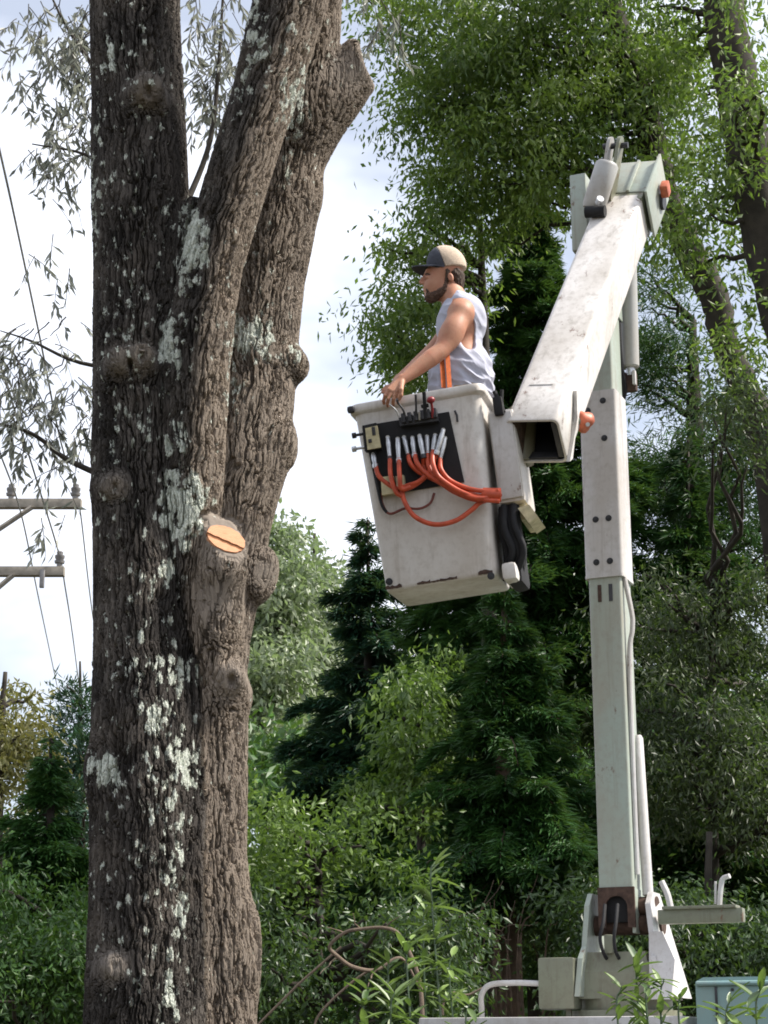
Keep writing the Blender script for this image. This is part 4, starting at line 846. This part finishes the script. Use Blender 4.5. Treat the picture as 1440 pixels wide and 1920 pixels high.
def ragged(x0, x1, top, bot, Y, n_, r0, r1, rY=.7):
    """many small uneven mounds with a broken top line"""
    out_ = []
    for k in range(n_):
        x = FG.uniform(x0, x1); tp = top + (bot - top) * (0.16 * (1 + math.sin(x * .031 + Y)) + 0.10 * (1 + math.sin(x * .083 + 2 * Y)) + FG.uniform(-.12, .2)) + FG.uniform(0, 1) ** 1.2 * (bot - top); r = FG.uniform(r0, r1)
        out_.append(eb(x, tp, r, r * FG.uniform(.6, 1.5), Y + FG.uniform(-.5, .5), rY * r / r1, FG.uniform(.5, 1.3)))
    return out_
def tiered(name, label, top_px, bot_py, rmax_px, Y, n, L, W, mat, tiers=15, bark='bgbark'):
    """conifer whose boughs leave the stem in drooping tiers"""
    top = at(*top_px, Y); bot = at(top_px[0], bot_py, Y); foot = np.array([top[0], Y, 0]); k = 1 / pxm(bot); root = empty(name, foot); tag(root, label, 'tree')
    m_ = MB().tube([foot, bot, (top + bot) / 2, top], [.16, .13, .07, .012], 8); B, A, cnt = [], [], []; H_ = top[2] - bot[2]; nb = 0; bl = []
    for t_ in range(tiers):
        f_ = (t_ + .6) / tiers
        for b_ in range(int(6 + 4 * f_)):
            a = FG.uniform(0, 2 * math.pi); r = rmax_px * k * f_ ** .85 * FG.uniform(.5, 1.3); bl.append((top[2] - H_ * (f_ + FG.uniform(-.06, .06)), a, r))
    tot = sum(b_[2] for b_ in bl)
    for z, a, r in bl:
        h_ = np.array([math.cos(a), math.sin(a), 0]); s_ = np.array([-h_[1], h_[0], 0]); dr_ = FG.uniform(.05, .55); cur = lambda u: np.array([top[0], Y, z]) + h_ * r * u + np.array([0, 0, 0.10 * r * math.sin(u * 2.2) - dr_ * r * u * u])
        m_.tube([cur(u) for u in (0, .35, .7, 1)], [.02, .013, .008, .003], 5); nn_ = int(n * r / tot); cnt.append(nn_); u = FG.random(nn_) ** .7; sw = FG.normal(size=nn_) * .16 * (1.15 - u) * (r + .25)
        for u_, w_ in zip(u, sw): B.append(cur(u_) + s_ * w_ + np.array([0, 0, -abs(w_) * .25 + FG.normal() * .03]))
        A += list(h_[None] * .8 + s_[None] * np.sign(sw)[:, None] * .55 + FG.normal(size=(nn_, 3)) * .3 + np.array([0, 0, -.25]))
    B = np.array(B); A = unit(np.array(A)); v, f = leaf_arrays(B, A, unit(FG.normal(size=A.shape) * .5 + np.array([0, 0, 1.0])), L * FG.uniform(.6, 1.2, len(B)), W * FG.uniform(.7, 1.2, len(B)))
    me = mesh_np('crown', v, f, mat, False); a_ = me.attributes.new('tint', 'FLOAT', 'FACE'); a_.data.foreach_set('value', np.clip(np.repeat(FG.random(len(cnt)), cnt) * .5 + FG.random(len(f)) * .5, 0, .97).astype(np.float32))
    o = bpy.data.objects.new('crown', me); o['kind'] = 'stuff'; link(o, root); m_.build('trunk', M[bark], root, angle=None); return root
# leaning tall trees at the right
make_tree('leaning_tree', 'thick-trunked leaning tree at the right edge with thin leaves', [(1335, -160, 34), (1358, 0, 38), (1388, 200, 42), (1425, 400, 46), (1478, 600, 50), (1540, 900, 56), (1600, 1500, 66)], 15.5,
    [eb(1310, 60, 120, 130, 15.5, 1.3), eb(1390, 260, 70, 140, 15.2, 1.0), eb(1300, 420, 110, 120, 16.0, 1.2, .8), eb(1400, 620, 80, 110, 16, 1.2, .8)], 6400, 0.09, 0.033, LM['oak'], limbs=16, cr_=0.36, per=45)
make_tree('forked_tree', 'dark slanting tree behind the boom elbow with a broad drooping green crown', [(1110, -160, 20), (1140, 0, 24), (1180, 120, 26), (1215, 230, 26), (1250, 370, 27), (1292, 470, 28), (1340, 560, 28), (1365, 660, 26), (1440, 860, 32), (1500, 1400, 40)], 17.0,
    [eb(900, 80, 180, 180, 17, 1.4, 1.1), eb(1090, 90, 200, 220, 17, 1.4, 1.1), eb(770, 40, 120, 100, 17, 1.2, .5), eb(1000, 310, 170, 120, 17.2, 1.3, 1.2), eb(860, 280, 80, 140, 17.3, 1, .8), eb(1230, 230, 90, 220, 17.3, 1, .7), eb(770, 200, 60, 120, 17.2, .8, .35)],
    46000, 0.085, 0.031, LM['oak'], limbs=34, cr_=0.36, per=125, droop=1.0, tintw=0.75)
make_tree('drooping_tree', 'light green drooping tree behind the worker, its leaves against the sky', [(900, 420, 5), (905, 560, 8), (915, 900, 12), (920, 1400, 16)], 18.5,
    [eb(800, 520, 110, 110, 18.5, 1.0, .75), eb(780, 640, 100, 90, 18.5, 1.0, .9), eb(860, 420, 80, 100, 18.7, .9, .8), eb(725, 590, 70, 90, 18.5, .7, .3), eb(760, 700, 60, 50, 18.5, .7, .8)], 7600, 0.095, 0.032, LM['oak'], limbs=16, cr_=0.30, per=60, droop=1.0)
tiered('dark_cedar', 'dense dark cedar behind the worker and the white boom', (990, 330), 1300, 300, 20.0, 190000, 0.15, 0.021, LM['cedar'], 32)
make_tree('open_cedar', 'ragged cedar right of the boom with sky showing through its limbs', [(1300, 600, 6), (1300, 750, 14), (1310, 1000, 20), (1310, 1500, 26)], 21.0,
    [eb(1230, 690, 60, 90, 21, 1.0, .9), eb(1400, 850, 100, 80, 21, 1.4), eb(1240, 930, 120, 110, 21, 1.6), eb(1380, 1010, 120, 120, 21, 1.6), eb(1220, 560, 45, 90, 21, 1, .7), eb(1330, 760, 60, 50, 21, .8, .7)], 28000, 0.13, 0.018, LM['cedar'], limbs=46, cr_=0.42, per=200, droop=0.3, out=0.8, rnd_=0.5, spray=1.1, axis=at(1300, 800, 21))
make_tree('brushy_tree', 'brownish green brushy tree at the right behind the mint boom', [(1335, 1200, 6), (1340, 1700, 12)], 17.5,
    [eb(1390, 800, 70, 130, 15.8, .6, .5), eb(1260, 1170, 130, 100, 17.5, 1.2, .8), eb(1390, 1190, 120, 120, 17.5, 1.2, .8), eb(1280, 1400, 140, 160, 17.3, 1.2), eb(1400, 1460, 120, 160, 17.3, 1.2)], 24000, 0.075, 0.022, LM['brown'], limbs=50, cr_=0.40, per=120, droop=0.8)
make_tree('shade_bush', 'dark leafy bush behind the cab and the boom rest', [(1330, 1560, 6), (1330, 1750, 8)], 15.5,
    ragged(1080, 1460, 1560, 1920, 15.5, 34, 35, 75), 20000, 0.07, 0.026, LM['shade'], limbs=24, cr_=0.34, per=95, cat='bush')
red = tiered('red_cedar', 'drooping dark cedar with reddish trunk below the bucket', (945, 1090), 1740, 250, 17.0, 120000, 0.12, 0.018, LM['cedar'], 24, 'redbark')
make_tree('leafy_sapling', 'bright green leafy tree between the dark conifer and the bucket', [(770, 1300, 4), (790, 1600, 8)], 18.0,
    ragged(670, 860, 1190, 1480, 18, 18, 20, 48), 5600, 0.085, 0.036, LM['bright'], limbs=20, cr_=0.28, per=60, droop=0.9)
tiered('blue_conifer', 'dark blue-green tiered conifer right of the trunk behind the leafy tree', (690, 990), 1760, 250, 23.0, 110000, 0.17, 0.026, LM['spruce'], 24)
tiered('green_conifer', 'broad dark conifer below the bucket, left of the reddish cedar', (800, 1060), 1800, 240, 20.5, 80000, 0.15, 0.022, LM['cedar'], 22)
tiered('right_conifer', 'tall dark conifer right of the mint boom', (1290, 820), 1800, 260, 19.5, 80000, 0.15, 0.022, LM['cedar'], 24)
tiered('left_conifer', 'dark conifer left of the trunk foot', (95, 1400), 1980, 190, 17.0, 60000, 0.12, 0.02, LM['cedar'], 20)
make_tree('bright_bush', 'sunlit bush right of the trunk foot', [(600, 1600, 3), (600, 1800, 4)], 15.0,
    ragged(440, 770, 1490, 1640, 15, 22, 16, 44), 5200, 0.07, 0.028, LM['bright'], limbs=16, cr_=0.24, per=55, droop=0.3, cat='bush')
make_tree('dark_thicket_bush', 'bush with shade-darkened leaves under the sunlit bush beside the trunk foot', [(600, 1700, 3), (600, 1880, 4)], 14.6,
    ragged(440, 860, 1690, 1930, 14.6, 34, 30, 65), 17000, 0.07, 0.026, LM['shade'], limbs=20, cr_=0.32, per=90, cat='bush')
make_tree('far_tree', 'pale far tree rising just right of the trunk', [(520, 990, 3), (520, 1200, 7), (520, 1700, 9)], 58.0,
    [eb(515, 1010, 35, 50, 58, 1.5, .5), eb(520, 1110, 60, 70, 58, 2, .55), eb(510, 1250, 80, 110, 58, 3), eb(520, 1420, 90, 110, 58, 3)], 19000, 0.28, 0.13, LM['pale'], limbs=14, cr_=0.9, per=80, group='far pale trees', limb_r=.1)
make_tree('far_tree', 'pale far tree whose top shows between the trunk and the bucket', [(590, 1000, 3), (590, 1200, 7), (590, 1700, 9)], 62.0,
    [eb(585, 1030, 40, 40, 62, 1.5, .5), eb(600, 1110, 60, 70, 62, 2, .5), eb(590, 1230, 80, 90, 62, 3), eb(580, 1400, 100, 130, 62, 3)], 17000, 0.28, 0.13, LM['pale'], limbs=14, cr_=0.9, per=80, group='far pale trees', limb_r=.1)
make_tree('left_bush', 'dark green bush left of the trunk foot', [(90, 1720, 2), (90, 1850, 3)], 16.0,
    ragged(-60, 200, 1600, 1920, 15.5, 24, 30, 60), 13000, 0.07, 0.026, LM['shrub'], limbs=16, cr_=0.30, per=85, cat='bush')
make_tree('yellowing_tree', 'yellow green tree at the left edge below the crossarms', [(10, 1260, 4), (0, 1400, 8), (-10, 1700, 12)], 20.0,
    [eb(15, 1300, 50, 60, 20, .8, .5), eb(20, 1390, 60, 70, 20, .9), eb(10, 1480, 70, 60, 20, 1.0)], 2600, 0.10, 0.036, LM['yellow'], limbs=14, cr_=0.30, per=50)
make_tree('thin_conifer', 'sparse bluish conifer top beside the trunk at the left', [(150, 1240, 2), (150, 1400, 5), (150, 1700, 9)], 25.0,
    [eb(150, 1330, 40, 80, 25, .6, .45), eb(145, 1430, 50, 70, 25, .9, .6), eb(150, 1530, 60, 60, 25, 1.0), eb(115, 1480, 40, 60, 25, .8, .5)], 7500, 0.15, 0.022, LM['spruce'], limbs=36, cr_=0.40, per=110, droop=-0.3, out=0.8, rnd_=0.4, spray=1.0, axis=at(150, 1400, 25))
# wood behind everything, reads as one mass
fw_b = [eb(560 + 110 * k, 1560 + 40 * math.sin(k * 2.1), 130, 200, 36, 2.5) for k in range(9)] + [eb(900 + 110 * k, 1330 + 30 * math.sin(k * 1.7), 100, 110, 37, 2.5) for k in range(6)] + [eb(-20 + 80 * k, 1680, 100, 130, 34, 2) for k in range(4)] + [eb(700 + 150 * k, 1800, 160, 150, 33, 2) for k in range(6)] + [eb(60 + 150 * k, 1850, 130, 100, 31, 2) for k in range(4)]
fo, _ = foliage('far_woods', fw_b, 70000, 0.24, 0.11, LM['shrub'], None, cr_=1.1, per=120, droop=0.6)
tag(fo, 'dark mass of woodland far behind the trees', 'woodland', kind='stuff')
# willow-leaved tree standing behind the big trunk: each larger leaf its own piece
wo_ = empty('willow_oak_tree', at(300, 1900, 13.0) * np.array([1, 1, 0])); tag(wo_, 'narrow-leaved tree hidden behind the big trunk, its sprays hanging at the left', 'tree')
WB = [eb(60, 40, 80, 60, 13, .6, .7), eb(140, 90, 70, 90, 13, .6, 1.1), eb(150, 180, 50, 80, 13, .5, .7), eb(60, 160, 60, 30, 13, .5, .8), eb(110, 300, 80, 50, 13, .5, 1.3), eb(400, 90, 70, 110, 13.3, .6, 1), eb(410, 220, 50, 70, 13.3, .5, .9), eb(120, 390, 50, 30, 13, .4, .4), eb(100, 520, 60, 40, 13, .4, .25),
      eb(30, 680, 50, 60, 13, .5, 1.2), eb(80, 640, 60, 50, 13, .5, .7), eb(90, 760, 80, 70, 13, .5, 1.5), eb(30, 800, 50, 60, 13, .5, 1.1), eb(130, 820, 50, 50, 13, .4, 1.0), eb(700, 30, 60, 60, 13.6, .5, .7), eb(30, 980, 40, 50, 13, .4, .25), eb(10, 1140, 20, 30, 13, .3, .15)]
cW, _b = clumps(WB, 120, 1.7); twigs = []; bW = []; axW = []
for c_ in cW:
    for _t in range(3):
        a0_ = c_ + FG.normal(size=3) * .09; dr_ = np.array([FG.normal() * .5, FG.normal() * .5, -0.55]); dr_ /= np.linalg.norm(dr_); L_t = FG.uniform(.16, .34)
        tw = [a0_ + dr_ * L_t * k / 5 + np.array([0, 0, -0.07 * (k / 5) ** 2]) for k in range(6)]; twigs.append(tw)
        for k in range(FG.integers(5, 10)):
            u_ = FG.uniform(.1, 1) * 5; i_ = min(4, int(u_)); bW.append(tw[i_] + (tw[i_ + 1] - tw[i_]) * (u_ - i_)); axW.append(dr_ * .55 + FG.normal(size=3) * .45 + np.array([0, 0, -.55]))
bW = np.array(bW); axW = unit(np.array(axW)); nW = len(bW); nrW = unit(FG.normal(size=(nW, 3))); pm_ = FG.permutation(nW); bW = bW[pm_]; axW = axW[pm_]
v, f = leaf_arrays(bW[300:], axW[300:], nrW[300:], 0.11 * FG.uniform(.7, 1.2, nW - 300), 0.027 * FG.uniform(.8, 1.2, nW - 300)); me = mesh_np('foliage', v, f, LM['lilac'], False)
a_ = me.attributes.new('tint', 'FLOAT', 'FACE'); a_.data.foreach_set('value', FG.random(len(f)).astype(np.float32))
fo = bpy.data.objects.new('foliage', me); fo['kind'] = 'stuff'; link(fo, wo_)
v1, f1 = leaf_arrays(np.zeros((1, 3)), np.array([[0, 0, -1.0]]), np.array([[0, -1.0, 0]]), np.array([0.115]), np.array([0.029])); lm = mesh_np('leaf', v1, f1, LM['lilac'], False)
a_ = lm.attributes.new('tint', 'FLOAT', 'FACE'); a_.data.foreach_set('value', np.array([0.4], np.float32))
for k in range(300):
    z_ = -axW[k]; x_ = np.cross(nrW[k], z_); x_ /= np.linalg.norm(x_); y_ = np.cross(z_, x_); place('leaf', lm, bW[k], np.stack([x_, y_, z_], 1), wo_, FG.uniform(.75, 1.2))
m_ = MB(); tp = [at(300, 1900, 13) * np.array([1, 1, 0]), at(300, 1500, 13), at(296, 900, 13), at(290, 400, 13.1), at(280, -100, 13.1)]
m_.tube(catmull(tp, 6), list(np.linspace(0.14, 0.05, 25)), 10)
def branch(pts, r0, r1, n_=6): q_ = catmull(pts, 5); m_.tube(q_, list(np.linspace(r0, r1, len(q_))), n_)
branch([at(296, 960, 13), at(230, 905, 13), at(178, 886, 13), at(120, 858, 13), at(80, 826, 13), at(40, 805, 13), at(-30, 790, 13)], 0.03, 0.010)
branch([at(290, 420, 13), at(220, 340, 13), at(160, 290, 13), at(60, 270, 13)], 0.025, 0.005); branch([at(285, 250, 13), at(180, 130, 13), at(125, 50, 13), at(90, -20, 13)], 0.025, 0.007)
branch([at(290, 500, 13), at(350, 380, 13.2), at(395, 260, 13.3), at(410, 120, 13.3), at(420, -40, 13.3)], 0.03, 0.010); branch([at(288, 700, 13), at(150, 680, 13), at(60, 640, 13), at(0, 620, 13)], 0.02, 0.004)
branch([at(284, 0, 13), at(450, -80, 13.3), at(620, -60, 13.5), at(700, 10, 13.6)], .03, .006)
for tw in twigs: m_.tube(tw, [.004, .0035, .003, .0025, .002, .0015], 4)
for c_ in cW[::2]:
    px_, py_ = proj(c_); anc = at(px_ + (30 if px_ < 300 else -16), py_ - 36, c_[1]); m_.tube(bent(anc, c_, 4, .2), [.006, .005, .0045, .004, .003], 5)
m_.build('trunk', M['bgbark'], wo_, angle=None)

# ------------------------------------------------------------------ fallen twisted limb, dead twigs
fl = MB()
for (x0, y0, x1, y1) in ((634, 1794, 600, 1826), (676, 1742, 662, 1712), (704, 1819, 690, 1850), (722, 1740, 752, 1716), (646, 1749, 612, 1738)): fl.tube(bent(at(x0, y0, 12.5), at(x1, y1, 12.4), 4, .25), [.006, .005, .004, .003, .002], 5)
fl.tube(catmull([at(x, y, 12.6 - 0.1 * i * .3) for i, (x, y) in enumerate([(790, 1860), (762, 1806), (742, 1797), (704, 1819), (662, 1813), (634, 1794), (618, 1774), (646, 1749), (676, 1742), (722, 1740), (752, 1758), (786, 1838), (794, 1960)])], 8), list(np.interp(np.linspace(0, 1, 97), [0, .3, .7, 1], [.007, .013, .010, .014])), 8)
fb_ = at(800, 1960, 12.3); tag(fl.build('looped_limb', M['deadwood'], base=(fb_[0], fb_[1], 0)), 'bare bent limb curving into a loop low in the bushes', 'branch')
twl = [('pale thin dead twig slanting left of the looped limb', [(640, 1775), (600, 1810), (560, 1845), (535, 1870)]), ('dead twig rising from the thicket under the looped limb', [(690, 1820), (650, 1850), (600, 1900), (580, 1950)]), ('dead twig slanting up towards the handrail', [(830, 1890), (880, 1865), (910, 1850)])]
for lab, pts in twl:
    P = [at(x, y, 12.9) for x, y in pts]; e_ = P[-1] - P[-2]; P = P + [P[-1] + e_ * (P[-1][2] / -e_[2]) * k_ for k_ in (.33, .66, 1)] if P[-1][2] < P[0][2] else [np.array([P[0][0] + .3, P[0][1], 0]), np.array([P[0][0] + .12, P[0][1], P[0][2] * .5])] + P
    tag(MB().tube(catmull(P, 6), 0.009, 6).build('dead_twig', M['deadwood'], base=(P[-1] if abs(P[-1][2]) < 1e-6 else P[0])), lab, 'twig', 'dead twigs in the thicket')
# shredded stems round the reddish cedar
for k in range(18):
    x = 850 + 9 * k + FG.uniform(-14, 14); P = [at(x, 1930, 16.2), at(x + FG.uniform(-30, 25), 1800, 15.9), at(x + FG.uniform(-60, 60), 1690 + FG.uniform(-60, 80), 15.8)]; P[0][2] = 0
    MB().tube(catmull(P, 6), list(np.linspace(.013, .003, 13)), 6).build('dead_stem', M['redbark'], red)
# ------------------------------------------------------------------ weeds in front, leaf by leaf
lv, lf_ = [], []
for i, (t_, w_) in enumerate(((0, .12), (.3, .85), (.6, .9), (.85, .5), (1, .02))):
    lv += [(-w_ * .5, t_ * t_ * -.12 + .04 * w_, t_), (0, t_ * t_ * -.12 - .03, t_), (w_ * .5, t_ * t_ * -.12 + .04 * w_, t_)]
for i in range(4):
    for j in range(2): lf_.append((i * 3 + j, i * 3 + j + 1, i * 3 + j + 4, i * 3 + j + 3))
def leafmesh(L_, W_, mat, tint):
    me = bpy.data.meshes.new('leaf'); me.from_pydata([(x * W_, y * L_, z * L_) for x, y, z in lv], [], lf_); finish(me, mat, True, None)
    a_ = me.attributes.new('tint', 'FLOAT', 'FACE'); a_.data.foreach_set('value', np.full(len(lf_), tint, np.float32)); return me
wl = [leafmesh(0.125, 0.034, LM['weed'], t_) for t_ in (0.15, 0.45, 0.75, 0.97)]
def weed(px, py_top, Y, n_, lab, spread=0.12, L_=1.0, span=0.5):
    top = at(px, py_top, Y); base = np.array([top[0] + FG.uniform(-.1, .1), Y, 0]); root = empty('weed', base); tag(root, lab, 'weed', 'weeds in front of the truck')
    st = catmull([base, base * .5 + top * .5 + np.array([.03, 0, 0]), top - np.array([0.02, 0, .15]), top], 6); MB().tube(st, list(np.linspace(.009, .003, len(st))), 6).build('stem', LM['weed'], root)
    for k in range(n_):
        z_ = top[2] - span * FG.random() ** 1.2; i_ = min(range(len(st)), key=lambda i: abs(st[i][2] - z_)); a = FG.uniform(0, 2 * math.pi); up_ = FG.uniform(-.5, 1.3)
        zz = np.array([math.cos(a), math.sin(a), up_]); zz /= np.linalg.norm(zz); yy = np.array([0, 0, 1.0]) - zz * zz[2]; yy /= np.linalg.norm(yy); xx = np.cross(yy, zz)
        sp_ = st[i_].copy(); sp_[2] = z_ if i_ > 0 else sp_[2]; place('leaf', wl[FG.integers(0, 4)], sp_, np.stack([xx, yy, zz], 1), root, L_ * FG.uniform(.6, 1.2))
for (px, pt, Y, n_, lab, L_, span) in [(1200, 1790, 8.6, 26, 'weed sprig before the turntable, tallest of the group there', .95, .38), (1165, 1850, 8.5, 18, 'low weed left of the sprig before the turntable', .9, .25), (1245, 1835, 8.6, 20, 'weed right of the tallest sprig before the turntable', .95, .3), (1370, 1870, 8.2, 16, 'weed tip poking up in front of the teal cab', 1.0, .2), (1425, 1855, 8.0, 14, 'weed at the right edge in front of the teal cab', 1.0, .22),
        (815, 1620, 10.5, 34, 'tall leafy weed rising in front of the looped limb', 1.2, .8), (770, 1760, 10.2, 26, 'weed left of the tall leafy weed by the looped limb', 1.1, .45), (850, 1790, 10.3, 26, 'weed right of the tall leafy weed by the looped limb', 1.1, .4), (800, 1700, 10.9, 40, 'bushy weed tangled through the looped limb', 1.0, .5), (735, 1790, 10.8, 30, 'weed under the left half of the looped limb', 1.0, .35), (1220, 1840, 8.3, 22, 'small weed in front of the tallest turntable sprig', .8, .2), (1280, 1860, 8.6, 16, 'weed between the turntable and the teal cab', .8, .2), (690, 1850, 9.8, 20, 'low weed nearest the trunk at the bottom edge', 1.1, .25), (740, 1860, 9.6, 20, 'low weed at the bottom edge below the looped limb', 1.1, .25), (880, 1880, 9.7, 14, 'low weed at the bottom edge left of the handrail', 1.0, .2)]:
    weed(px, pt, Y, n_, lab, L_=L_, span=span)
# ------------------------------------------------------------------ utility pole and power lines
PY = 20.0; pp = at(-110, 1000, PY); up_ = empty('utility_pole', (pp[0], PY, 0)); tag(up_, 'wooden utility pole with two crossarms reaching in at the left edge', 'utility pole')
MB().tube([(pp[0], PY, 0), (pp[0], PY, 8.5)], [0.16, 0.11], 14).build('pole', M['pole'], up_)
ins = [(-0.0, 0.028), (0.03, 0.03), (0.035, 0.05), (0.06, 0.055), (0.065, 0.035), (0.09, 0.05), (0.115, 0.052), (0.12, 0.03), (0.15, 0.035), (0.165, 0.02)]
insm = MB().loft([[(r * math.cos(a), r * math.sin(a), z) for a in np.linspace(0, 2 * math.pi, 13)[:-1]] for z, r in ins]).mesh('insulator', M['ceramic'])
for (x1, y0, xi, sidep) in ((153, 943, [20, 141], -0.12), (121, 1070, [111, -20], -0.12)):
    a = at(-330, y0 + 4, PY - .14); b = at(x1, y0, PY - .14); cx_ = (a + b) / 2; ca_ = MB().box(cx_, (np.linalg.norm(b - a), 0.10, 0.10), None, .006).build('crossarm', M['pole'], up_)
    for x in xi: place('insulator', insm, at(x, y0, PY - .14) + np.array([0, 0, 0.045]), None, ca_, 1.05)
    MB().tube([at(60 if y0 < 1000 else 25, y0 + 8, PY - .2), at(-108, y0 + 120, PY - .2)], 0.028, 6).build('brace', M['pole'], ca_)
    if y0 > 1000: MB().box(at(79, 1085, PY - .22), (0.05, 0.05, 0.20), None, .008).build('cutout_fuse', M['ceramic'], ca_)
def wire(lab, pts):
    P = catmull([at(x, y, Y_) for x, y, Y_ in pts], 10); tag(MB().tube(P, 0.009, 6).build('power_line', M['wire'], base=P[0]), lab, 'wire', 'power lines at the left')
wire('power line over the end insulator of the upper crossarm, running down the sky', [(-60, 60, 11), (0, 285, 12.5), (70, 610, 15.5), (112, 820, 18), (141, 915, 19.86), (152, 970, 22), (168, 1110, 27), (188, 1260, 36)])
wire('power line over the end insulator of the lower crossarm', [(-60, 500, 12), (20, 745, 15), (70, 905, 17.5), (111, 1040, 19.86), (122, 1100, 22), (136, 1190, 27), (150, 1300, 36)])
wire('leftmost power line passing under the upper crossarm', [(-60, 700, 14), (0, 850, 16.5), (40, 965, 19.9), (70, 1110, 25), (92, 1215, 32), (112, 1310, 42)])
